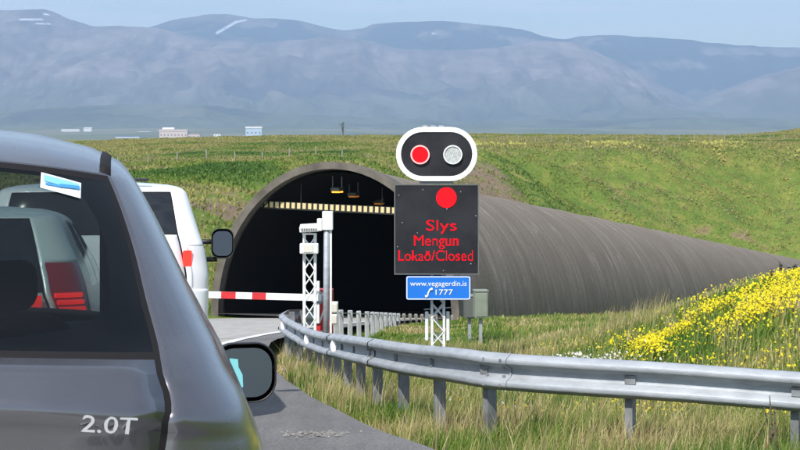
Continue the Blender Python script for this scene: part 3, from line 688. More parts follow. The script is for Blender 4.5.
mb = MB(); xa = Lp(304, 0)[0]; xb = Lp(315, 0)[0]; zt = Lp(0, 234)[1]
for x in (xa, xb):
    for y in (0, 0.18): mb.box((x, y, zt / 2), (0.045, 0.03, zt))
mb.each('mast_leg', m_wpaint, lm); mb = MB()
zz = 0.1; k = 0
while zz < zt - 0.3:
    mb.tube([(xa, -0.01, zz), (xb, -0.01, zz + 0.30)], 0.013, 5); mb.tube([(xb, -0.015, zz), (xa, -0.015, zz + 0.30)], 0.013, 5)
    mb.tube([(xa, 0.19, zz), (xb, 0.19, zz + 0.30)], 0.011, 5); mb.tube([(xa, 0, zz), (xa, 0.18, zz + .3)], 0.01, 5); mb.tube([(xb, 0, zz), (xb, 0.18, zz + .3)], 0.01, 5)
    zz += 0.30
mb.box(((xa + xb) / 2, 0, zt), (0.26, 0.05, 0.03)); mb.build('lattice_bracing', m_wpaint, lm)
c = Lp(309.5, 248); mb = MB(); mb.box((c[0], -0.10, c[1]), (0.34, 0.14, 0.19)); fl = mb.build('floodlight', m_wpaint, lm, bevel=0.02)
mb = MB(); mb.box((c[0] - 0.01, -0.175, c[1]), (0.17, 0.012, 0.13)); mb.build('lens', m_cream, fl)
c = Lp(310, 227.5); mb = MB(); mb.box((c[0], -0.1, c[1]), (0.36, 0.3, 0.10), rx=0.15, ry=-0.06); tp = mb.build('detector_head', m_wpaint, lm, bevel=0.015)
mb = MB()
for k in range(7): mb.box((c[0] - 0.13 + k * 0.042, -0.255, c[1] - 0.022), (0.022, 0.012, 0.04))
mb.each('sensor_window', m_cabdark, tp)
mb = MB(); mb.tube([(c[0], 0, c[1] - 0.12), (c[0], 0, c[1])], 0.012, 6); mb.build('stem', m_galv, lm)
PD = 30.0; ps = PD / F; px0 = (325.7 - 400) * ps; pgz = float(gz(px0, PD))
pl = thing('grey_pole', 'round galvanised pole with a white box at its top, before the red barrier housing', 'pole', (px0, PD, pgz))
zt = (HOR - 211) * ps + EYE - pgz
mb = MB(); mb.tube([(0, 0, -0.1), (0.02, 0, zt)], 0.052, 16); mb.build('pole', m_galv, pl, smooth=True)
mb = MB(); mb.box((0.035, -0.01, zt - 0.17), (0.19, 0.14, 0.33)); mb.box((-0.105, -0.03, zt - 0.24), (0.09, 0.12, 0.22)); bxo = mb.build('top_box', m_wpaint, pl, bevel=0.015)
mb = MB(); mb.box((0.09, 0.0, zt / 2), (0.035, 0.05, zt * 0.98)); mb.build('cable_duct', m_wpaint, pl)
# cabinets by the tube
for (a, b, c_, d_, dd, m_, lab) in ((464.5, 296, 474.5, 318, 41.0, m_cabdark, 'dark grey roadside cabinet left of the grey-green one'), (474, 291, 487, 317.5, 40.0, m_cab, 'grey-green roadside cabinet with a light edge beside the tunnel tube')):
    w_ = (c_ - a) / F * dd; h_ = (d_ - b) / F * dd; X_ = (((a + c_) / 2) - 400) / F * dd; g0 = float(gz(X_, dd)); zb = EYE - (d_ - HOR) / F * dd
    T = thing('roadside_cabinet', lab, 'cabinet', (X_, dd, g0), R(8), 'cabinets beside the tunnel tube')
    leg = max(0.1, zb - g0)
    mb = MB(); mb.box((0, 0, leg + h_ / 2), (w_, 0.3, h_)); mb.build('case', m_, T, bevel=0.01)
    mb = MB(); mb.box((0, -0.16, leg + h_ / 2), (w_ * 0.84, 0.015, h_ * 0.88)); mb.build('door', m_, T, bevel=0.004)
    mb = MB(); mb.box((0, 0, leg + h_ + 0.015), (w_ * 1.08, 0.34, 0.03)); mb.build('roof_plate', m_cab, T)
    mb = MB(); mb.box((0, 0, leg / 2 - 0.05), (0.07, 0.07, leg + 0.1)); mb.build('leg', m_galv, T)

# ------------------------------------------------------------------ guardrails
def wprof():                        # w-beam section: (outward, height)
    return [(0.0, 0.0), (0.022, 0.004), (0.076, 0.034), (0.083, 0.046), (0.083, 0.074), (0.076, 0.086), (0.012, 0.118), (0.003, 0.130), (0.003, 0.180), (0.012, 0.192), (0.076, 0.224), (0.083, 0.236), (0.083, 0.264), (0.076, 0.276), (0.022, 0.306), (0.0, 0.31)]
def rail(name, label, pts, side, post_sp, group, parts_pl=True, marks=(), joint=4.0, post_ext=0.0, posts_mat=None, zoff=0.0, first=0.3):
    P3 = [Vector(p) for p in pts]; cum = [0]
    for i in range(1, len(P3)): cum.append(cum[-1] + (P3[i] - P3[i - 1]).length)
    fx = cubic(cum, [p.x for p in P3]); fyy = cubic(cum, [p.y for p in P3]); fz = cubic(cum, [p.z for p in P3]); T = cum[-1]
    root = thing(name, label, 'guardrail', tuple(P3[0] - Vector((0, 0, 0.72))), 0, group); O = root.location
    def at(s): return Vector((float(fx(s)), float(fyy(s)), float(fz(s))))
    def nrm(s):
        d_ = at(min(s + 0.1, T)) - at(max(s - 0.1, 0)); d_.z = 0; d_.normalize(); return Vector((d_.y, -d_.x, 0)) * side, d_
    pr = wprof(); n = max(8, int(T / 0.18)); V = []
    for i in range(n + 1):
        s = T * i / n; p = at(s); nn, _ = nrm(s)
        wob = 0.006 * math.sin(s * 2.1) + 0.004 * math.sin(s * 5.3)
        V.append([tuple(p + nn * (o_ + wob) + Vector((0, 0, h_ - 0.31)) - O) for o_, h_ in pr])
    rb = grid_mesh('rail_beam', np.array(V), len(pr), n + 1, m_galv, smooth=False, parent=root)
    rb.modifiers.new('s', 'SOLIDIFY').thickness = 0.006
    s = joint * 0.75
    while s < T:                      # overlapping splice joints with bolts
        V = []
        for k in range(5):
            p = at(min(T, s + k * 0.08)); nn, _ = nrm(min(T, s)); V.append([tuple(p + nn * (o_ + 0.011) + Vector((0, 0, h_ - 0.31)) - O) for o_, h_ in pr])
        grid_mesh('splice', np.array(V), len(pr), 5, m_galv, parent=root)
        mb = MB()
        for k in (0.06, 0.26):
            for hz_ in (0.05, 0.12, 0.19, 0.26):
                p = at(min(T, s + k)); nn, _ = nrm(s); q = p + nn * (0.082 if hz_ in (0.05, 0.26) else 0.03) + Vector((0, 0, hz_ - 0.31)) - O; mb.tube([q, q + nn * 0.016], 0.014, 6)
        mb.each('bolt', m_post, root); s += joint
    s = first; ps_ = []
    while s < T: ps_.append(s); s += post_sp
    for s in ps_:
        p = at(s); nn, dd = nrm(s); q = p - nn * 0.07 - O; g0 = float(gz(p.x, p.y)) - O.z - 0.15; top = q.z - 0.02 + post_ext
        a = math.atan2(dd.y, dd.x); mb = MB()
        mb.box((q.x, q.y, (g0 + top) / 2), (0.10, 0.012, top - g0), rz=a + math.pi / 2)
        for e in (-1, 1):
            c_ = q + dd * 0.03 * 0 ; mb.box((q.x + dd.x * 0.03 - nn.x * 0.047 * e, q.y + dd.y * 0.03 - nn.y * 0.047 * e, (g0 + top) / 2), (0.055, 0.008, top - g0), rz=a)
        po = mb.build('post', posts_mat or m_post, root)
        mb = MB(); q2 = p - nn * 0.0 - O; mb.box((q2.x - nn.x * 0.0, q2.y - nn.y * 0.0, q2.z - 0.155), (0.09, 0.05, 0.07), rz=a); mb.build('spacer', m_post, po)
    for s in marks:                   # small white half-round reflectors clipped in the trough
        p = at(s); nn, dd = nrm(s); mb = MB(); c_ = p + nn * 0.05 - O + Vector((0, 0, -0.155)); base = []
        for k in range(13):
            an = math.pi * k / 12 - math.pi / 2; base.append(c_ + dd * side * (math.cos(an) * 0.085) * -1 + Vector((0, 0, math.sin(an) * 0.085)) + nn * 0.05 * math.cos(an))
        vs = base + [b + Vector((0, 0, 0)) - nn * 0.012 for b in base]; n_ = len(base)
        fs = [tuple(range(n_)), tuple(range(2 * n_ - 1, n_ - 1, -1))] + [(i, i + n_, (i + 1) % n_ + n_, (i + 1) % n_) for i in range(n_)]
        mb.add(vs, fs); mb.build('reflector', m_white, root)
    return root
near_pts = [p + Vector((0, 0, -0.03)) for p in [pt(1500, 405, 11.6), pt(1000, 383, 12.7), pt(800, 368, 13.2), pt(640, 357, 13.6), pt(480, 347, 14.4), pt(420, 341.5, 16.0), pt(373, 335.5, 18.0), pt(344, 332, 20.5), pt(318, 329, 24.0), pt(300, 322.5, 26.5), pt(287, 315, 28.6), pt(284, 311, 30.0), pt(289, 308.5, 31.3), pt(300, 308, 32.4), pt(318, 308, 33.6)]]
rail('guardrail', 'galvanised steel guardrail on posts curving along the near verge in front of the sign', near_pts, -1, 1.31, None, marks=(14.3, 18.2, 22.0), first=0.77)
far = [(336, 34.0), (341, 35.0), (350, 36.8), (359, 38.6), (367, 40.4), (372.5, 42.2), (377, 44), (381.5, 45.8), (386, 47.6), (390.5, 49.2), (394.5, 50.8), (398.5, 52.2), (404, 53.4), (410, 54.5), (416, 55.5), (422, 56.4), (429, 57.2), (436, 58), (444, 58.8), (452, 59.4)]
m_postpale = mat('pale_post_steel', (0.42, 0.43, 0.43), 0.6, 0.1, var=0.15, scale=4)
cb = thing('cable_barrier', 'row of pale steel posts leading to the tunnel mouth, beyond the guardrail curve', 'cable barrier', tuple(pt(336, 328, 34.0)), 0)
O = cb.location; tops = []
for i, (fx_, fd_) in enumerate(far):
    g0 = float(gz((fx_ - 400) / F * fd_, fd_)); top = pt(fx_, 0, fd_); zt = EYE - (np.interp(fx_, [336, 400, 452], [309.5, 313.5, 315]) - HOR) / F * fd_
    w_ = 0.10 if i < 12 else 0.09; mb = MB(); mb.box((top.x - O.x, fd_ - O.y, (g0 - 0.2 + zt) / 2 - O.z), (w_, 0.06, zt - g0 + 0.2), rz=0.5, ry=random.uniform(-.02, .02)); mb.build('post', m_postpale if i < 12 else m_wood, cb, bevel=0.01)
    tops.append(Vector((top.x, fd_ + 0.05, zt)) - O)
for dz in (0.07,):
    mb = MB(); mb.tube([t_ - Vector((0, 0, dz)) for t_ in tops], 0.012, 5); mb.build('cable', m_cabdark, cb)

# plateau fences
def fence(label, X0, D0, X1, D1, n, hp, group):
    g0 = float(gz(X0, D0)); root = thing('wire_fence', label, 'fence', (X0, D0, g0), 0, group); P_ = []
    for i in range(n):
        t = i / (n - 1); X = X0 + (X1 - X0) * t; D = D0 + (D1 - D0) * t + random.uniform(-.3, .3); z = float(gz(X, D)); h = hp * random.uniform(0.92, 1.06)
        mb = MB(); l = random.uniform(-0.05, 0.05); mb.tube([(X - X0, D - D0, z - g0 - 0.2), (X - X0 + l, D - D0, z - g0 + h)], 0.055, 6); mb.build('post', m_wood, root); P_.append(Vector((X - X0, D - D0, z - g0)))
    mb = MB()
    for hh_ in (0.35, 0.65, 0.95):
        for a, b in zip(P_[:-1], P_[1:]): mb.tube([a + Vector((0, 0, hh_ * hp)), b + Vector((0, 0, hh_ * hp))], 0.006, 3, cap=False)
    mb.build('wire', m_post, root)
fence('wire fence on thin wooden posts along the grass left of the tunnel', -38, 136, -3, 158, 16, 1.0, None)
fence('wire fence on thin wooden posts crossing the field right of the sign', 8, 268, 66, 292, 22, 1.2, None)

# ------------------------------------------------------------------ cars
def car(name, label, cat, loc, rz, rx, L, paint_m, glass_m, rear_cls=None, lamp_z=(0.75, 1.02), lamp_m=m_tail, wins=True, arch_r=0.36, wheel_y=(0.85, 3.4), group=None, interior=True, lamp_reach=0.0, n=3.4, door_win=((1.05, 1.75), (1.85, 2.55)), zr=None, lampcols=(0.15, 1.0), crown=0.0):
    """L: rows (z, rear, halfwidth, corner_depth, front, front_corner, g) where g is the tailgate seam as a share of the half width"""
    root = thing(name, label, cat, loc, rz, group, rx)
    zs = [r[0] for r in L]; f = [cubic(zs, [r[k] for r in L]) for k in range(1, 7)]
    marks = sorted(set([round(z, 4) for z in zs] + list(lamp_z) + [zr['gb'], zr['gt'], zr['gb'] + 0.012, zr['gt'] - 0.012, zr['wb']]))
    lev = []
    for a, b in zip(marks[:-1], marks[1:]):
        k = max(1, int(math.ceil((b - a) / 0.025))); lev += [a + (b - a) * i / k for i in range(k)]
    lev.append(marks[-1])
    cols = []                        # (kind, param)
    cols += [('r', i / 10) for i in range(10)] + [('g', 0.0), ('g', 1.0)]
    cols += [('c', i / 14) for i in range(1, 15)]
    yb = sorted([door_win[0][0], door_win[0][1], door_win[1][0], door_win[1][1]])
    cols += [('s', i / 44) for i in range(1, 45)]
    cols += [('k', i / 10) for i in range(1, 8)] + [('f', i / 8) for i in range(0, 9)]
    GW = 0.016
    def pos(z, c):
        rear, w, cr, fr_, cf, gg = [float(q(z)) for q in f]
        kk, t = c
        def se(s): return 1 - max(0.0, 1 - s ** n) ** (1 / n)
        if kk == 'r': s = gg * t; x = w * s; y = rear + cr * se(s)
        elif kk == 'g':
            s = gg + GW * t; x = w * s; y = rear + cr * se(s)
        elif kk == 'c':
            s = (gg + GW) + (1 - gg - GW) * (1 - (1 - t) ** 2.2); x = w * s; y = rear + cr * se(s)
        elif kk == 's': x = w; y = rear + cr + (fr_ - cf - rear - cr) * t
        elif kk == 'k':
            s = 0.86 + 0.14 * (1 - t) ** 2; x = w * s; y = fr_ - cf * se(s)
        else: s = 0.86 * (1 - t); x = w * s; y = fr_ - cf * se(s)
        plan = 1 - 0.035 * ((y - (L[3][4]) / 2) / (L[3][4] / 2)) ** 2
        zc = z
        if z > zr['gt']: zc = z - 0.045 * ((y - 1.45) / 1.0) ** 2 * (z - zr['gt']) / (zs[-1] - zr['gt'])
        zc += crown * float(np.interp(z, [0.8, 0.95, 1.1, 1.2, 1.5], [0.0, 0.10, 0.11, 0.06, 0.16])) * (0.29 - x * x)
        return Vector((x * plan, y, zc))
    nl, nc = len(lev), len(cols)
    G = [[pos(z, c) for c in cols] for z in lev]
    parts = {}
    def put(key, vs):
        d_ = parts.setdefault(key, [[], []]); b = len(d_[0]); d_[0].extend(vs); d_[1].append(tuple(range(b, b + len(vs))))
    for i in range(nl - 1):
        zm = (lev[i] + lev[i + 1]) / 2
        for j in range(nc - 1):
            quad = [G[i][j], G[i][j + 1], G[i + 1][j + 1], G[i + 1][j]]
            ym = sum(v.y for v in quad) / 4; xm = sum(v.x for v in quad) / 4; kk, t = cols[j]; kn = cols[j + 1][0]
            key = 'body'
            ingl = zr['gb'] + 0.012 <= zm <= zr['gt'] - 0.012; seal = (zr['gb'] <= zm < zr['gb'] + 0.012) or (zr['gt'] - 0.012 < zm <= zr['gt'])
            if kk == 'r':
                key = 'rear_window' if ingl else ('seal' if seal else ('tailgate' if zr['tb'] < zm < zr['gb'] else 'body'))
            elif kk == 'g' and kn == 'g': key = 'seal' if zr['tb'] < zm <= zr['gt'] else 'body'
            elif kk in 'gc' and kn == 'c':
                if lamp_z[0] < zm < lamp_z[1] and lampcols[0] <= t <= lampcols[1]: key = 'tail_light'
            elif kk == 's' or kn == 's':
                if ingl:
                    sh = (zm - zr['gb']) * 0.55
                    for w_, (a, b) in enumerate(door_win):
                        if a + (sh if w_ == 0 else 0) < ym < b - (sh if w_ == len(door_win) - 1 else 0): key = 'side_window%d' % w_
                for wy in wheel_y:
                    if math.hypot(ym - wy, zm - 0.32) < arch_r: key = None
            elif kk in 'f' or kn == 'f':
                if zr['wb'] < zm < zr['gt'] - 0.012: key = 'windscreen'
            if key is None: continue
            if key in ('tail_light',) or key.startswith('side_window'):
                put(key + 'R', quad); put(key + 'L', [Vector((-v.x, v.y, v.z)) for v in reversed(quad)])
            else:
                put(key, quad); put(key, [Vector((-v.x, v.y, v.z)) for v in reversed(quad)])
    # roof cap
    topv = G[-1]; 
    for j in range(nc - 1):
        a, b = topv[j], topv[j + 1]; put('body', [a, b, Vector((0, b.y, b.z)), Vector((0, a.y, a.z))]); put('body', [Vector((-b.x, b.y, b.z)), Vector((-a.x, a.y, a.z)), Vector((0, a.y, a.z)), Vector((0, b.y, b.z))])
    for j in range(nc - 1):
        a, b = G[0][j], G[0][j + 1]; put('body', [b, a, Vector((0, a.y, a.z)), Vector((0, b.y, b.z))]); put('body', [Vector((-a.x, a.y, a.z)), Vector((-b.x, b.y, b.z)), Vector((0, b.y, b.z)), Vector((0, a.y, a.z))])
    names = {'body': ('body', [paint_m, m_trim]), 'tailgate': ('tailgate', [paint_m, m_trim]), 'seal': ('seal', [m_seal]), 'rear_window': ('rear_window', [glass_m]), 'windscreen': ('windscreen', [m_glass])}
    res = {}
    for key, (vs, fs) in parts.items():
        if key in names: nm, ms_ = names[key]
        elif key.startswith('side_window'): nm, ms_ = 'side_window', [glass_m]
        else: nm, ms_ = 'tail_light', [lamp_m]
        me = bpy.data.meshes.new(nm); me.from_pydata([tuple(v) for v in vs], [], fs)
        for m_ in ms_: me.materials.append(m_)
        bm = bmesh.new(); bm.from_mesh(me); bmesh.ops.remove_doubles(bm, verts=bm.verts, dist=0.0004); 
        bmesh.ops.dissolve_degenerate(bm, edges=bm.edges, dist=0.0002)
        bm.to_mesh(me); bm.free()
        me.polygons.foreach_set('use_smooth', [True] * len(me.polygons))
        o = bpy.data.objects.new(nm, me); COL.objects.link(o); o.parent = root; res[key] = o
        if key in ('body', 'tailgate') and interior:
            sm = o.modifiers.new('s', 'SOLIDIFY'); sm.thickness = 0.022; sm.offset = -1; sm.material_offset = 1; sm.material_offset_rim = 1
    # wheels
    for wy in wheel_y:
        for sd in (-1, 1):
            w0 = float(f[1](0.4)) - 0.12
            mb = MB(); rr = arch_r - 0.05; pr = [(rr * 0.62, -0.1), (rr * 0.95, -0.105), (rr, -0.07), (rr, 0.07), (rr * 0.95, 0.105), (rr * 0.62, 0.1)]
            nseg = 28; vs = []; fs = []
            for k in range(nseg):
                a = 2 * math.pi * k / nseg
                for (r_, x_) in pr: vs.append((sd * w0 + x_, wy + r_ * math.cos(a), rr + r_ * math.sin(a)))
            m_ = len(pr)
            for k in range(nseg):
                for q in range(m_): fs.append((k * m_ + q, k * m_ + (q + 1) % m_, ((k + 1) % nseg) * m_ + (q + 1) % m_, ((k + 1) % nseg) * m_ + q))
            mb.add(vs, fs); ty = mb.build('wheel', m_rubber, root, smooth=True)
            mb = MB()
            for k in range(5):
                a = 2 * math.pi * k / 5; mb.box((sd * (w0 + 0.06), wy + 0.5 * rr * 0.62 * math.cos(a), rr + 0.5 * rr * 0.62 * math.sin(a)), (0.03, rr * 0.62, 0.06), rx=a)
            mb.tube([(sd * (w0 + 0.02), wy, rr), (sd * (w0 + 0.03), wy, rr)], rr * 0.62, 24); mb.build('rim', m_alloy, ty)
    return root, res, f, pos

def door_mirror(root, c, w, h, tilt=0.0, arms=None, cyan=False, depth=0.12, mname='door_mirror', lab=None):
    """rounded shell facing backwards with a glass and an arm to the door"""
    x, y, z = c; mb = MB(); rings = []
    for (yy, k) in ((0.0, 0.94), (-0.008, 0.985), (0.0, 1.0), (0.03, 1.0), (depth * 0.6, 0.86), (depth * 0.9, 0.6), (depth, 0.35)):
        o_ = oval(0, 0, w / 2 * k, h / 2 * k, min(w, h) / 2 * k * 0.72, 7)
        rings.append([(x + p - tilt * 0 + (p * 0.0), y + yy + p * tilt, z + q - 0.10 * 0 * p) for p, q in o_])
    n_ = len(rings[0]); vs = sum(rings, []); fs = []
    for i in range(len(rings) - 1):
        for k in range(n_): k2 = (k + 1) % n_; fs.append((i * n_ + k, i * n_ + k2, (i + 1) * n_ + k2, (i + 1) * n_ + k))
    fs.append(tuple(range((len(rings) - 1) * n_, len(rings) * n_)))
    mb.add(vs, fs)
    for (a, b, r_) in (arms or []): mb.tube([a, b], r_, 8)
    o = mb.build(mname, m_black, root, smooth=True)
    if lab: o['label'] = lab
    mb = MB(); o_ = oval(0, 0, w / 2 * 0.86, h / 2 * 0.82, min(w, h) / 2 * 0.6, 7)
    mb.add([(x + p, y + 0.006 + p * tilt, z + q) for p, q in o_], [tuple(range(len(o_)))]); gm = mb.build('mirror_glass', m_mirror, o)
    return o, gm

# --- the near grey hatchback, seen over its right rear corner
Lg = [  # z, rear, half width, corner depth, front, front corner, seam share
    (0.20, 0.14, 0.78, 0.40, 4.12, 0.50, 0.74), (0.36, 0.00, 0.86, 0.50, 4.28, 0.60, 0.74), (0.62, -0.045, 0.890, 0.52, 4.30, 0.60, 0.74), (0.82, -0.055, 0.905, 0.52, 4.22, 0.62, 0.735),
    (0.93, -0.065, 0.903, 0.52, 3.85, 0.70, 0.735), (1.00, -0.075, 0.896, 0.52, 3.35, 0.60, 0.735), (1.065, -0.083, 0.876, 0.52, 3.12, 0.50, 0.76), (1.085, -0.099, 0.866, 0.52, 3.08, 0.50, 0.77), (1.105, -0.094, 0.858, 0.52, 3.03, 0.48, 0.785), (1.135, -0.070, 0.838, 0.52, 2.98, 0.45, 0.80), (1.165, -0.045, 0.812, 0.50, 2.94, 0.42, 0.81),
    (1.215, 0.035, 0.785, 0.48, 2.88, 0.40, 0.825), (1.30, 0.135, 0.742, 0.46, 2.76, 0.38, 0.84), (1.40, 0.26, 0.694, 0.44, 2.60, 0.36, 0.86), (1.50, 0.385, 0.640, 0.42, 2.44, 0.34, 0.875),
    (1.555, 0.46, 0.602, 0.42, 2.35, 0.34, 0.885), (1.590, 0.53, 0.568, 0.42, 2.28, 0.34, 0.90), (1.615, 0.63, 0.49, 0.40, 2.18, 0.34, 0.90), (1.632, 0.80, 0.34, 0.30, 2.02, 0.30, 0.9), (1.638, 0.95, 0.16, 0.16, 1.9, 0.16, 0.9)]
gc = (-1.098, 3.2, float(road_z(3.2)) - 0.03)
CY = R(9.5)
grey, gres, gf, gpos = car('hatchback', 'metallic dark grey hatchback cut off at the left edge, badge 2.0T on its tailgate', 'car', gc, CY, R(-1.5), Lg, m_grey, m_rearglass, zr=dict(gb=1.188, gt=1.548, tb=0.55, wb=1.01), lamp_z=(0.62, 0.93), crown=1.0, wheel_y=(0.80, 3.35), door_win=((1.02, 1.62), (1.72, 2.50)))
# dark printed band round the inside of the rear glass
def glass_pt(frac, z, off=0.0):
    p = gpos(z, ('r', frac)); q = gpos(z, ('r', min(1, frac + 0.02))); u = gpos(z + 0.01, ('r', frac)); nn = (q - p).cross(u - p).normalized()
    return p - nn * off if nn.y > 0 else p + nn * off
def on_glass(quads, name, material, parent, off):
    mb = MB()
    for sgn in quads: mb.add(sgn[0], sgn[1])
    return mb.build(name, material, parent)
mb = MB(); fz_ = np.linspace(1.201, 1.535, 28)
innx = cubic([1.201, 1.225, 1.25, 1.30, 1.42, 1.50, 1.535], [0.0, 0.58, 0.80, 0.90, 0.92, 0.88, 0.80])
for sd in (1, -1):
    for a, b in zip(fz_[:-1], fz_[1:]):
        for (k0, k1) in ((0, .25), (.25, .5), (.5, .75), (.75, 1)):
            def gp(z, k): fr = float(innx(z)); fr = fr + (1.0 - fr) * k; p = glass_pt(fr, z, -0.004); return Vector((p.x * sd, p.y, p.z))
            mb.add([gp(a, k0), gp(a, k1), gp(b, k1), gp(b, k0)], [(0, 1, 2, 3)])
mb.build('frit_band', mat('printed_glass_band', (0.010, 0.011, 0.014), 0.45), gres['rear_window'], smooth=True)
# sticker on the glass
def patch(x0, x1, z0, z1, off, material, name, parent, nx=4, skew=0.0):
    V = []
    for zz in np.linspace(z0, z1, 4):
        row = []
        for xx in np.linspace(x0, x1, nx):
            z = zz + skew * (xx - x0); lo, hi = 0.0, 1.0
            for _ in range(22):
                mid_ = (lo + hi) / 2
                if gpos(z, ('r', mid_)).x < xx: lo = mid_
                else: hi = mid_
            row.append(tuple(glass_pt(lo, z, off)))
        V.append(row)
    return grid_mesh(name, np.array(V), nx, 4, material, parent=parent)
m_stick = mat('sticker_white', (0.62, 0.74, 0.80), 0.5); m_stblue = mat('sticker_blue', (0.05, 0.25, 0.55), 0.5)
st = patch(0.392, 0.478, 1.500, 1.533, 0.003, m_stick, 'glass_sticker', gres['rear_window'], skew=-0.14)
patch(0.398, 0.472, 1.514, 1.527, 0.005, mat('sticker_pale_blue', (0.2, 0.5, 0.72), 0.5), 'sticker_band', st, skew=-0.14)
patch(0.402, 0.440, 1.506, 1.511, 0.005, m_stblue, 'sticker_print', st, skew=-0.05); patch(0.432, 0.474, 1.504, 1.511, 0.006, m_stblue, 'sticker_print', st, skew=0.02)
# 2.0T badge
bz = 1.073; by = float(gf[0](bz)) ; 
def surf(x, z):
    lo, hi = 0.0, 1.0
    for _ in range(24):
        m_ = (lo + hi) / 2
        if gpos(z, ('r', m_)).x < x: lo = m_
        else: hi = m_
    return gpos(z, ('r', lo))
b0 = surf(0.543, bz); b1 = surf(0.570, bz); ang = math.atan2(b1.y - b0.y, b1.x - b0.x)
bd = text_mesh('2.0T', 0.046, m_chrome, 'badge', gres['tailgate'], (b0.x, b0.y - 0.006, b0.z), bold=0.0, ext=0.003, width=0.108)
bd.rotation_euler = (R(2), R(7), ang)
bv = bd.modifiers.new('b', 'BEVEL'); bv.width = 0.0008; bv.segments = 1
# crease above the number plate and roof ditch strips
for sd in (1, -1):
    bvh = bvhtree.BVHTree.FromPolygons([v.co.copy() for v in gres['body'].data.vertices], [tuple(p.vertices) for p in gres['body'].data.polygons]); V = []
    for y in np.linspace(0.53, 2.25, 30):
        row = []
        for dx, up in ((-0.013, -0.003), (-0.011, 0.005), (0.0, 0.007), (0.011, 0.005), (0.013, -0.003)):
            h_ = bvh.ray_cast(Vector((0.532 + dx, y, 2.0)), Vector((0, 0, -1)))[0]
            row.append((sd * (0.532 + dx), y, (h_.z if h_ else 1.5) + up))
        V.append(row)
    grid_mesh('roof_strip', np.array(V), 5, len(V), m_seal, parent=grey)
mb = MB(); V = []
for xx in np.linspace(-0.5, 0.5, 21):
    p = surf(abs(xx), 0.93); V.append([(xx, p.y - 0.004, 0.926), (xx, p.y - 0.014, 0.935), (xx, p.y - 0.004, 0.944)])
grid_mesh('tailgate_handle_strip', np.array(V), 3, 21, m_black, parent=gres['tailgate'])
# seats and interior
def seat(root, x, y, zb, w=0.48, h=0.55, hr=True):
    mb = MB(); mb.prism(oval(x, zb + h / 2, w / 2, h / 2, 0.09, 5), y, y + 0.13); s_ = mb.build('seat', m_seat, root, bevel=0.03)
    if hr:
        mb = MB(); mb.prism(oval(x, zb + h + 0.09, 0.13, 0.075, 0.05, 5), y + 0.02, y + 0.11); mb.tube([(x - .05, y + .06, zb + h - .02), (x - .05, y + .06, zb + h + .05)], .007, 6); mb.tube([(x + .05, y + .06, zb + h - .02), (x + .05, y + .06, zb + h + .05)], .007, 6); mb.build('headrest', m_seat, s_, bevel=0.02)
    return s_
seat(grey, -0.36, 0.85, 0.50, 0.52, 0.48, False); seat(grey, 0.30, 0.85, 0.50, 0.52, 0.48, False); seat(grey, -0.36, 1.85, 0.50, 0.48, 0.60); seat(grey, 0.19, 1.85, 0.50, 0.48, 0.62)
mb = MB(); mb.box((0, 0.42, 0.98), (1.15, 0.55, 0.03)); mb.build('parcel_shelf', m_trim, grey)
mb = MB(); mb.box((0, 2.62, 0.88), (1.35, 0.5, 0.28)); mb.build('dashboard', m_trim, grey, bevel=0.05)
mb = MB(); mb.box((0, 1.8, 0.30), (1.5, 2.9, 0.05)); mb.build('floor_pan', m_trim, grey)
# right door mirror: placed beside the front door
def to_local(root, p):
    M = Matrix.Translation(root.location) @ root.rotation_euler.to_matrix().to_4x4(); return M.inverted() @ Vector(p)
mc = to_local(grey, pt(244, 373, 5.55))
mr_, mg_ = door_mirror(grey, tuple(mc), 0.215, 0.196, tilt=0.10, arms=[((mc.x - 0.08, mc.y + 0.05, mc.z - 0.05), (mc.x - 0.24, mc.y + 0.06, mc.z - 0.06), 0.028)], lab='black right door mirror')
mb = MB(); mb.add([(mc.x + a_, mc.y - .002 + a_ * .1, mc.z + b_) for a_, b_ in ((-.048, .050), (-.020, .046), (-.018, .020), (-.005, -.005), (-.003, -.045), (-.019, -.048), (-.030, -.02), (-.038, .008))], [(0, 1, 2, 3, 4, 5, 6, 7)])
mb.build('painted_reflection', m_cyan, mg_)  # flat cyan patch, a reflection painted onto the mirror glass
ml = (-mc.x, mc.y, mc.z); door_mirror(grey, ml, 0.205, 0.16, tilt=-0.10, arms=[((ml[0] + 0.08, ml[1] + 0.05, ml[2] - 0.05), (ml[0] + 0.24, ml[1] + 0.06, ml[2] - 0.06), 0.028)], lab='black left door mirror')

# --- small pale car directly in front of it (seen through its windows)
Lw = [(0.20, 0.12, 0.74, 0.3, 3.70, 0.45, 0.76), (0.36, 0.0, 0.82, 0.35, 3.80, 0.5, 0.76), (0.62, -0.04, 0.85, 0.36, 3.80, 0.5, 0.76), (0.90, -0.03, 0.85, 0.36, 3.65, 0.5, 0.76), (1.02, 0.0, 0.83, 0.36, 3.10, 0.5, 0.76), (1.10, 0.03, 0.81, 0.36, 2.85, 0.4, 0.74), (1.20, 0.08, 0.78, 0.36, 2.70, 0.4, 0.74), (1.35, 0.17, 0.71, 0.34, 2.45, 0.4, 0.76), (1.48, 0.26, 0.64, 0.34, 2.22, 0.36, 0.78), (1.52, 0.32, 0.60, 0.34, 2.15, 0.36, 0.8), (1.55, 0.45, 0.5, 0.34, 2.0, 0.34, 0.8), (1.565, 0.62, 0.3, 0.25, 1.9, 0.25, 0.8)]
sd_ = 8.35; sc_ = (-2.36, sd_, float(road_z(sd_)) - 0.02)
small, sres, sf, spos = car('hatchback', 'pale hatchback with lit brake lights, seen through the windows of the grey one', 'car', sc_, R(8), R(-4), Lw, m_silver, m_darkglass, zr=dict(gb=1.10, gt=1.48, tb=0.5, wb=1.06), lamp_z=(0.98, 1.25), wheel_y=(0.7, 3.05), door_win=((0.85, 1.45), (1.55, 2.2)), lampcols=(0.0, 0.9))
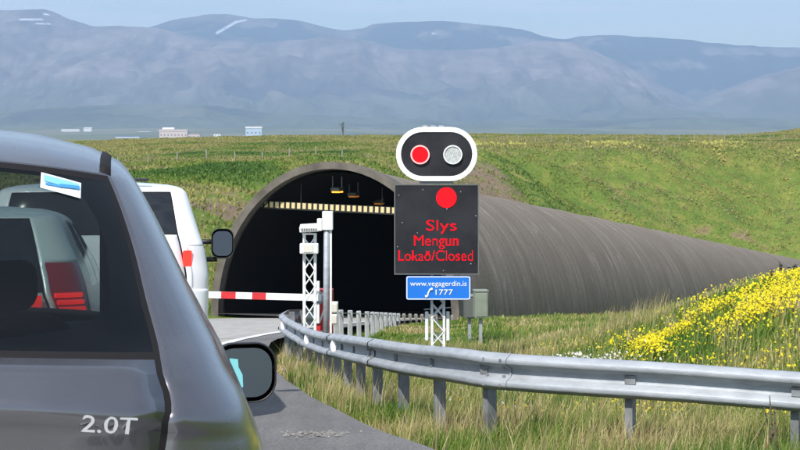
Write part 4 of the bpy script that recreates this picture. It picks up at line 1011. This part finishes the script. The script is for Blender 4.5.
for sd in (1, -1):
    mb = MB()
    for z in (1.015, 1.05, 1.085):
        a = spos(z, ('c', 0.12)); b = spos(z, ('c', 0.62)); c = spos(z, ('c', 0.35))
        mb.tube([(sd * a.x, a.y - .012, a.z), (sd * c.x, c.y - .012, c.z), (sd * b.x, b.y - .008, b.z)], 0.014, 6)
    a = spos(1.05, ('r', 0.78)); b = spos(1.05, ('r', 0.97))
    mb.box((sd * (a.x + b.x) / 2, a.y - 0.008, 1.05), (abs(b.x - a.x), 0.02, 0.075)); mb.build('brake_lamp', m_brake, small)

# --- white four-wheel-drive ahead
Lv = [(0.30, 0.10, 0.86, 0.25, 4.70, 0.45, 0.80), (0.50, -0.02, 0.93, 0.28, 4.80, 0.5, 0.80), (0.80, -0.05, 0.95, 0.28, 4.80, 0.5, 0.80), (1.10, -0.03, 0.955, 0.26, 4.70, 0.5, 0.80), (1.24, 0.0, 0.94, 0.26, 4.1, 0.5, 0.79), (1.34, 0.02, 0.92, 0.25, 3.55, 0.4, 0.785), (1.45, 0.06, 0.885, 0.25, 3.40, 0.38, 0.785), (1.62, 0.13, 0.83, 0.25, 3.18, 0.36, 0.80), (1.80, 0.21, 0.77, 0.24, 2.95, 0.34, 0.82), (1.86, 0.26, 0.73, 0.24, 2.88, 0.34, 0.84), (1.90, 0.36, 0.62, 0.26, 2.75, 0.34, 0.86), (1.925, 0.6, 0.35, 0.22, 2.55, 0.22, 0.86)]
vd = 13.2; vc = (-2.41, vd, float(road_z(vd)) + 0.02)
suv, vres, vf, vpos = car('off_road_car', 'tall white off-road car with a lit red tail light and a big black tow mirror', 'car', vc, R(8), R(-5), Lv, m_whitecar, m_darkglass, zr=dict(gb=1.45, gt=1.80, tb=0.7, wb=1.38), lamp_z=(1.02, 1.36), lamp_m=m_brakeclear, wheel_y=(0.95, 3.75), arch_r=0.44, door_win=((0.75, 1.75), (1.85, 2.75)), lampcols=(0.1, 0.95))
for sd in (1, -1):
    a = vpos(1.25, ('c', 0.0)); b = vpos(1.25, ('c', 0.14)); mb = MB()
    mb.box((sd * (a.x + b.x) / 2, (a.y + b.y) / 2 - 0.004, 1.25), (max(0.075, abs(b.x - a.x)), 0.02, 0.15), rz=sd * math.atan2(b.y - a.y, b.x - a.x)); mb.build('brake_lamp', m_brake, suv, bevel=0.02)
mc = to_local(suv, pt(222.5, 243.5, 16.4))
mrs_ = door_mirror(suv, tuple(mc), 0.215, 0.29, tilt=0.05, depth=0.14, arms=[((mc.x - 0.05, mc.y + 0.06, mc.z + 0.02), (0.86, mc.y + 0.08, mc.z + 0.02), 0.024), ((mc.x - 0.05, mc.y + 0.06, mc.z - 0.15), (0.88, mc.y + 0.08, mc.z - 0.15), 0.024)], lab='black right tow mirror')
door_mirror(suv, (-mc.x, mc.y, mc.z), 0.215, 0.29, tilt=-0.05, depth=0.14, arms=[((-mc.x + 0.05, mc.y + 0.06, mc.z + 0.02), (-0.86, mc.y + 0.08, mc.z + 0.02), 0.024)], lab='black left tow mirror')
mrs_[1].data.materials[0] = m_mirrordark
mb = MB(); mb.box((0, 0.3, 1.90), (0.9, 0.04, 0.025)); mb.build('roof_spoiler', m_black, suv, bevel=0.005)
mb = MB(); mb.box((0, -0.06, 0.62), (1.5, 0.12, 0.16)); mb.build('rear_bumper', m_cabdark, suv, bevel=0.03)
for root_, z_, y_ in ((suv, 0.95, -0.075), (small, 0.72, -0.055), (grey, 0.72, -0.075)):
    mb = MB(); mb.box((0, y_, z_), (0.52, 0.012, 0.11)); mb.build('number_plate', m_white, root_)

# ------------------------------------------------------------------ grass, flowers, weeds
def blades(name, X, Y, H, Wd, cols, lean=0.35, label=None, seg=2, zoff=-0.02):
    n = len(X); Z = gz(X, Y) + zoff; a = RNG.uniform(0, 2 * math.pi, n); la = RNG.uniform(0, 2 * math.pi, n); ln = np.abs(RNG.normal(0, lean, n)) * H
    lx = np.cos(la) * ln + 0.10 * H; ly = np.sin(la) * ln; wx = np.cos(a) * Wd / 2; wy = np.sin(a) * Wd / 2
    v = np.zeros((n, 5, 3))
    v[:, 0] = np.stack([X - wx, Y - wy, Z], -1); v[:, 1] = np.stack([X + wx, Y + wy, Z], -1)
    v[:, 2] = np.stack([X - wx * .75 + lx * .35, Y - wy * .75 + ly * .35, Z + H * .6], -1); v[:, 3] = np.stack([X + wx * .75 + lx * .35, Y + wy * .75 + ly * .35, Z + H * .6], -1)
    v[:, 4] = np.stack([X + lx, Y + ly, Z + H * .98], -1)
    b = np.arange(n)[:, None] * 5
    tri = np.concatenate([b + np.array([[0, 1, 3]]), b + np.array([[0, 3, 2]]), b + np.array([[2, 3, 4]])], 1).reshape(-1, 3)
    me = bpy.data.meshes.new(name); me.vertices.add(n * 5); me.vertices.foreach_set('co', v.reshape(-1).astype(np.float32)); set_faces(me, tri)
    ca = me.attributes.new('tint', 'FLOAT_COLOR', 'POINT'); c = np.ones((n, 5, 4), np.float32); c[:, :, :3] = cols[:, None, :]
    ca.data.foreach_set('color', c.reshape(-1)); me.materials.append(m_blade)
    o = bpy.data.objects.new(name, me); COL.objects.link(o); return tag(o, label, kind='stuff')
PAL = np.array([(0.085, 0.165, 0.025), (0.13, 0.22, 0.034), (0.20, 0.26, 0.05), (0.36, 0.33, 0.115), (0.52, 0.45, 0.23), (0.33, 0.23, 0.13)])
def tint(X, Y, dryness, seed=1, sc=0.9):
    n = len(X); f_ = fbm(X / sc, Y / sc, seed, 3) + RNG.normal(0, 0.10, n) + dryness
    i = np.clip(((f_ - 0.28) * 9), 0, 5).astype(int); c = PAL[i] * RNG.uniform(0.75, 1.25, (n, 1)); return c
def region(n, x0, x1, y0, y1): return RNG.uniform(x0, x1, n), RNG.uniform(y0, y1, n)
railx = cubic([p.y for p in near_pts[3:10]], [p.x for p in near_pts[3:10]])
# 1: verge between shoulder and guardrail
X, Y = region(330000, -3.2, 4.6, 6.5, 34); e = X - EDGE(Y)
k = (e > 0.02) & ((Y < 17) | (X < 1.2) | (RNG.random(len(X)) < 0.25)) & (np.abs(X) < 0.27 * Y + 0.4) & (RNG.random(len(X)) < np.clip(1.7 - Y / 26, 0.6, 1)) & (X < 0.25 * Y + 0.3)
X, Y, e = X[k], Y[k], e[k]
H = (0.08 + 0.26 * RNG.random(len(X)) ** 1.3) * (0.35 + 0.65 * ss(e, 0, 0.8)) * (0.7 + 0.6 * fbm(X / 0.8, Y / 0.8, 31, 3)) * (1 + 0.5 * ss(e, 0.9, 1.8) * (Y < 15.5))
dr = -0.085 + 0.10 * fbm(X / 0.5, Y / 0.5, 77, 2) + 0.10 * (1 - ss(e, 0, 0.8)) + 0.06 * ss(Y, 12, 15)
blades('grass', X, Y, H, RNG.uniform(0.005, 0.011, len(X)) * (0.7 + Y / 24), tint(X, Y, dr - 0.0), label='tall green and straw coloured grass on the verge below the guardrail')
# tall seeding stalks
X, Y = region(16000, -2.5, 4.4, 9, 30); e = X - EDGE(Y); k = (e > 0.25) & (fbm(X / 0.9, Y / 0.9, 55, 3) > 0.50) & (X < 0.25 * Y + 0.3); X, Y = X[k], Y[k]
blades('seeding_grass', X, Y, RNG.uniform(0.30, 0.62, len(X)), RNG.uniform(0.004, 0.008, len(X)), PAL[RNG.choice([3, 4, 4, 5], len(X))] * RNG.uniform(0.8, 1.2, (len(X), 1)), 0.22, label='thin dry seeding stalks standing above the verge grass')
# 2: meadow behind the guardrail and on the mound
X, Y = region(420000, -2.5, 14, 15, 60); e = X - EDGE(Y)
k = (e > 0.3) & (np.abs(X) < 0.26 * Y + 0.8) & (X > -0.12 * Y + 0.2) & (RNG.random(len(X)) < np.clip(1.9 - Y / 26, 0.35, 1)); X, Y = X[k], Y[k]
H = (0.07 + 0.20 * RNG.random(len(X)) ** 1.5) * (0.6 + 0.8 * fbm(X / 1.3, Y / 1.3, 35, 3)) * np.where((X < 2) & (Y > 28), 0.5, 1.0)
blades('meadow_grass', X, Y, H, RNG.uniform(0.012, 0.026, len(X)) * (0.6 + Y / 40), tint(X, Y, 0.05 * ss(X, 0, 4) + 0.02, 5, 1.6), label='green meadow grass behind the guardrail and over the mound')
# 3: rough grass on the cutting and the plateau
X, Y = region(1300000, -70, 130, 60, 420); t_, u_ = axis_tu(X, Y)
k = (np.abs(X) < 0.25 * Y + 2) & ((u_ < -5.2) | (u_ > 5.4) | (t_ > 160)) & (RNG.random(len(X)) < np.clip(1.25 - Y / 400, 0.3, 1)); X, Y = X[k], Y[k]
sc = Y / 100.0; f_ = 0.55 * fbm(X / 7, Y / 12, 61, 4) + 0.45 * fbm(X / 28, Y / 40, 66, 3)
ex = 0.62 * np.exp(-(((X - 9) / 7) ** 2 + ((Y - 170) / 34) ** 2)) + 0.5 * np.exp(-(((X + 9.5) / 5) ** 2 + ((Y - 92) / 10) ** 2)) + .35 * np.exp(-(((X + 1) / 7) ** 2 + ((Y - 108) / 14) ** 2)) + .35 * np.exp(-(((X - 42) / 10) ** 2 + ((Y - 215) / 10) ** 2))
k = RNG.random(len(X)) > ex * 1.3; X, Y, sc, f_, ex = X[k], Y[k], sc[k], f_[k], ex[k]
P2 = np.array([(0.064, 0.132, 0.024), (0.108, 0.182, 0.033), (0.165, 0.222, 0.043), (0.235, 0.248, 0.065), (0.28, 0.26, 0.11), (0.30, 0.28, 0.09)])
i = np.clip((f_ - 0.30 + RNG.normal(0, 0.018, len(X)) + 0.12 * ss(Y, 230, 330) + 0.2 * ex) * 17, 0, 5).astype(int)
blades('hillside_grass', X, Y, RNG.uniform(0.10, 0.30, len(X)), RNG.uniform(0.08, 0.22, len(X)) * np.sqrt(sc), P2[i] * RNG.uniform(0.86, 1.14, (len(X), 1)), 0.5, label='rough grass covering the banks of the cutting and the field above')
# flowers: yellow on the mound, white in a low patch
def flowers(name, X, Y, r, colr, label, hgt):
    n = len(X); Z = gz(X, Y); a = RNG.uniform(0, 6.28, n); hz_ = RNG.uniform(0.35, 1.0, n) * hgt; rr = r * RNG.uniform(0.4, 1.5, n)
    tx, ty = RNG.normal(0, 0.45, n), RNG.normal(0, 0.45, n) - 0.5
    v = np.zeros((n, 6, 3)); 
    for q in range(6):
        an = a + q * math.pi / 3; ox = np.cos(an) * rr; oy = np.sin(an) * rr
        v[:, q] = np.stack([X + ox, Y + oy, Z + hz_ + ox * tx * -1 + oy * ty * -1], -1)
    f6 = (np.arange(n)[:, None] * 6 + np.arange(6)[None, :])
    me = bpy.data.meshes.new(name); me.vertices.add(n * 6); me.vertices.foreach_set('co', v.reshape(-1).astype(np.float32)); set_faces(me, f6)
    ca = me.attributes.new('tint', 'FLOAT_COLOR', 'POINT'); c = np.ones((n, 6, 4), np.float32); c[:, :, :3] = (np.array(colr)[None] * RNG.uniform(0.7, 1.1, (n, 1)))[:, None, :]
    ca.data.foreach_set('color', c.reshape(-1)); me.materials.append(m_blade); o = bpy.data.objects.new(name, me); COL.objects.link(o); return tag(o, label, kind='stuff')
X, Y = region(520000, 1.0, 11, 17, 34)
Zt = gz(X, Y) + 0.15; ix = 400 + F * X / Y; iy = HOR - F * (Zt - EYE) / Y; lo_ = np.interp(ix, [520, 600, 650, 700, 760, 800, 900], [352, 350, 343, 322, 300, 291, 268])   # where the band runs up the mound
dens = np.exp(-((iy - lo_) / np.interp(ix, [540, 640, 720, 800], [3, 8, 12, 15])) ** 2) * ss(ix, 590, 665) + 0.25 * np.exp(-((iy - 348) / 6) ** 2) * ss(ix, 770, 800) + 0.06 * ss(ix, 560, 640) * (iy > lo_)
k = RNG.random(len(X)) < np.clip(dens * ss(fbm(X / 0.6, Y / 0.6, 81, 4), 0.36, 0.62) * 0.55, 0, 1); X, Y = X[k], Y[k]; print('flowers', len(X))
flowers('yellow_flowers', X, Y, 0.0125, (0.80, 0.66, 0.02), 'dense band of bright yellow flowers running up the grassy mound', 0.26)
X, Y = region(9000, -0.5, 9, 15.5, 34); k = RNG.random(len(X)) < np.clip((fbm(X / 1.2, Y / 1.2, 83, 3) - 0.52) * 3, 0, 1); flowers('yellow_flowers', X[k], Y[k], 0.012, (0.72, 0.60, 0.04), 'scattered yellow flowers in the meadow behind the guardrail', 0.22)
X, Y = region(16000, 1.0, 3.6, 19.0, 25.5); k = RNG.random(len(X)) < 1.5 * np.exp(-((X - 2.05) / 0.55) ** 2 - ((Y - 22.0) / 0.8) ** 2); flowers('white_flowers', X[k], Y[k], 0.013, (0.74, 0.70, 0.68), 'low patch of small white flowers behind the guardrail', 0.30)
X, Y = region(500, -1.8, 1.6, 17, 25); k = fbm(X / 0.8, Y / 0.8, 85, 3) > 0.52; flowers('white_flowers', X[k], Y[k], 0.010, (0.5, 0.48, 0.52), 'pale wild flowers under the guardrail curve', 0.3)
X, Y = region(40000, 0, 80, 150, 330); k = (np.abs(X) < 0.25 * Y) & (np.abs(Y - 232 - 0.3 * X) < 14) & (fbm(X / 6, Y / 12, 87, 3) > 0.60); flowers('yellow_flowers', X[k], Y[k], 0.11, (0.40, 0.38, 0.10), 'thin yellowish flower streaks along the field above the tunnel', 0.5)

# single weeds and the sapling
def weed(name, label, X, D, h, n, col, cat='plant', group=None, spread=0.25, leafr=0.05, lean=0.2):
    g0 = float(gz(X, D)) - 0.02; T = thing(name, label, cat, (X, D, g0), 0, group); mb = MB(); lf = MB()
    for k in range(n):
        a = random.uniform(0, 6.28); e = spread * random.uniform(0.2, 1) * h; q = [Vector((0, 0, 0)), Vector((math.cos(a) * e * .4, math.sin(a) * e * .4, h * .55)), Vector((math.cos(a) * e + lean * 0, math.sin(a) * e, h * random.uniform(.75, 1)))]
        mb.tube(q, [0.02 * h, 0.012 * h, 0.005 * h], 5)
        for j in range(26):
            t = random.uniform(0.35, 1.0); p = q[0].lerp(q[2], t) + Vector((random.gauss(0, .05), random.gauss(0, .05), random.gauss(0, .03))) * h
            r_ = leafr * random.uniform(0.5, 1.2); an = random.uniform(0, 6.28); tl = random.uniform(-.6, .6)
            u = Vector((math.cos(an), math.sin(an), tl)).normalized() * r_; w_ = Vector((-math.sin(an), math.cos(an), random.uniform(-.5, .5))).normalized() * r_ * 0.5
            lf.add([p - u, p - w_, p + u, p + w_], [(0, 1, 2, 3)])
    mb.build('stems', mat('weed_stem', (0.10, 0.085, 0.05), 0.9), T); lf.build('leaves', col, T)
m_leafd = mat('dark_weed_leaves', (0.045, 0.055, 0.025), 0.8, var=0.4, scale=20); m_leafg = mat('green_leaves', (0.05, 0.085, 0.02), 0.8, var=0.4, scale=20)
m_seed = mat('brown_seed_heads', (0.12, 0.06, 0.035), 0.9)
weed('dock_plant', 'dark leafy weed silhouetted on top of the mound at the right edge', 6.35, 28.0, 0.36, 5, m_leafd, leafr=0.045, spread=0.6)
weed('dock_plant', 'thin dark seed stalk beside the tunnel tube at the far right of the mound', 6.05, 27.6, 0.34, 3, m_seed, leafr=0.03)
weed('sapling', 'small bare leafed sapling standing alone on the skyline of the field', -13.2, 395, 3.6, 4, m_leafg, 'tree', leafr=0.2, spread=0.22)
weed('shrub', 'small dark shrub on the far green bank at the right edge of the picture', 46.8, 205, 3.4, 12, m_leafd, leafr=0.35, spread=0.5)
weed('reed_clump', 'reddish seeding weed at the right end of the guardrail, before the rail', 2.72, 12.3, 0.75, 3, m_seed, leafr=0.02, spread=0.2)

# ------------------------------------------------------------------ far town
m_pink = mat('pale_pink_wall', (0.62, 0.50, 0.44), 0.8); m_pale = mat('pale_blue_wall', (0.45, 0.55, 0.66), 0.8); m_bwhite = mat('white_wall', (0.75, 0.75, 0.74), 0.8); m_bblue = mat('blue_roof', (0.08, 0.14, 0.28), 0.7); m_brown = mat('brown_roof', (0.22, 0.15, 0.12), 0.8); m_win = mat('dark_window', (0.03, 0.04, 0.05), 0.3)
def building(label, px0_, px1_, ytop, ybot, D, wall, roof, gable=False, group='buildings of the far town'):
    w_ = (px1_ - px0_) / F * D; h_ = (ybot - ytop) / F * D; X = ((px0_ + px1_) / 2 - 400) / F * D; z = EYE - (ybot - HOR) / F * D
    zg = float(farland(np.array([X]), np.array([D]))[0]); z = min(z, zg) if zg < z + 8 else z
    top = EYE - (ytop - HOR) / F * D; h_ = top - z; dp = max(18, w_ * 0.35)
    T = thing('building', label, 'building', (X, D, z), 0, group)
    mb = MB(); mb.box((0, 0, h_ * 0.42), (w_, dp, h_ * 0.84)); mb.build('wall', wall, T)
    mb = MB()
    if gable: mb.add([(-w_ / 2 - 1, -dp / 2 - 1, h_ * .842), (w_ / 2 + 1, -dp / 2 - 1, h_ * .842), (w_ / 2 + 1, dp / 2 + 1, h_ * .842), (-w_ / 2 - 1, dp / 2 + 1, h_ * .842), (-w_ / 2 - 1, 0, h_), (w_ / 2 + 1, 0, h_)], [(0, 1, 5, 4), (2, 3, 4, 5), (1, 2, 5), (3, 0, 4), (0, 3, 2, 1)])
    else: mb.box((0, 0, h_ * 0.92), (w_ + 2, dp + 2, h_ * 0.155))
    mb.build('roof', roof, T)
    nw = max(1, int(w_ / 9)); 
    for k in range(min(nw, 8)):
        mb = MB(); mb.box((-w_ / 2 + w_ * (k + .5) / min(nw, 8), -dp / 2 - 0.15, h_ * 0.45), (w_ / min(nw, 8) * 0.3, 0.2, h_ * 0.12)); mb.build('window', m_win, T)
TD = 4600; TF = 6300
for a in (('long low white building left of the pink hall, farthest left in the town', 62, 80, 129.0, 132.0, m_bwhite, m_bwhite, False), ('white shed with a bright roof above the roof of the grey car', 84, 92, 127.5, 131.0, m_bwhite, m_bwhite, True),
          ('long blue-roofed building just left of the pink hall', 116, 140, 136.0, 140.0, m_bwhite, m_bblue, True), ('low white building between the blue-roofed one and the pink hall', 138, 150, 131.5, 134.5, m_bwhite, m_bwhite, False),
          ('large pale pink hall, the biggest building of the far town', 160, 188, 129.5, 139.5, m_pink, m_pink, False), ('white upper block standing on the pink hall roof line', 163, 174, 127.5, 130.5, m_bwhite, m_bwhite, True),
          ('lower pink wing attached to the right of the big pink hall', 188.5, 200, 133.0, 139.0, m_pink, m_brown, True), ('bluish white tower block to the right of the town', 246, 262, 126.5, 138, m_pale, m_bwhite, False),
          ('small white house between the pink wing and the tower block', 214, 221, 133.0, 136.5, m_bwhite, m_brown, True)):
    building(a[0], a[1], a[2], a[3], a[4], TF if a[4] <= 134.5 and a[4] != 130.5 else TD, a[5], a[6], a[7])

# ------------------------------------------------------------------ haze
m_haze = bpy.data.materials.new('haze'); m_haze.use_nodes = True; nt = m_haze.node_tree; nt.nodes.clear()
mo = nt.nodes.new('ShaderNodeOutputMaterial'); pv = nt.nodes.new('ShaderNodeVolumePrincipled'); pv.inputs['Color'].default_value = (0.50, 0.71, 1.0, 1); pv.inputs['Density'].default_value = HAZE_DENSITY; pv.inputs['Anisotropy'].default_value = 0.0
nt.links.new(pv.outputs[0], mo.inputs['Volume'])
mb = MB(); mb.box((0, 8700, 560), (26000, 18200, 1260)); hz = mb.build('haze', m_haze); tag(hz, kind='stuff')
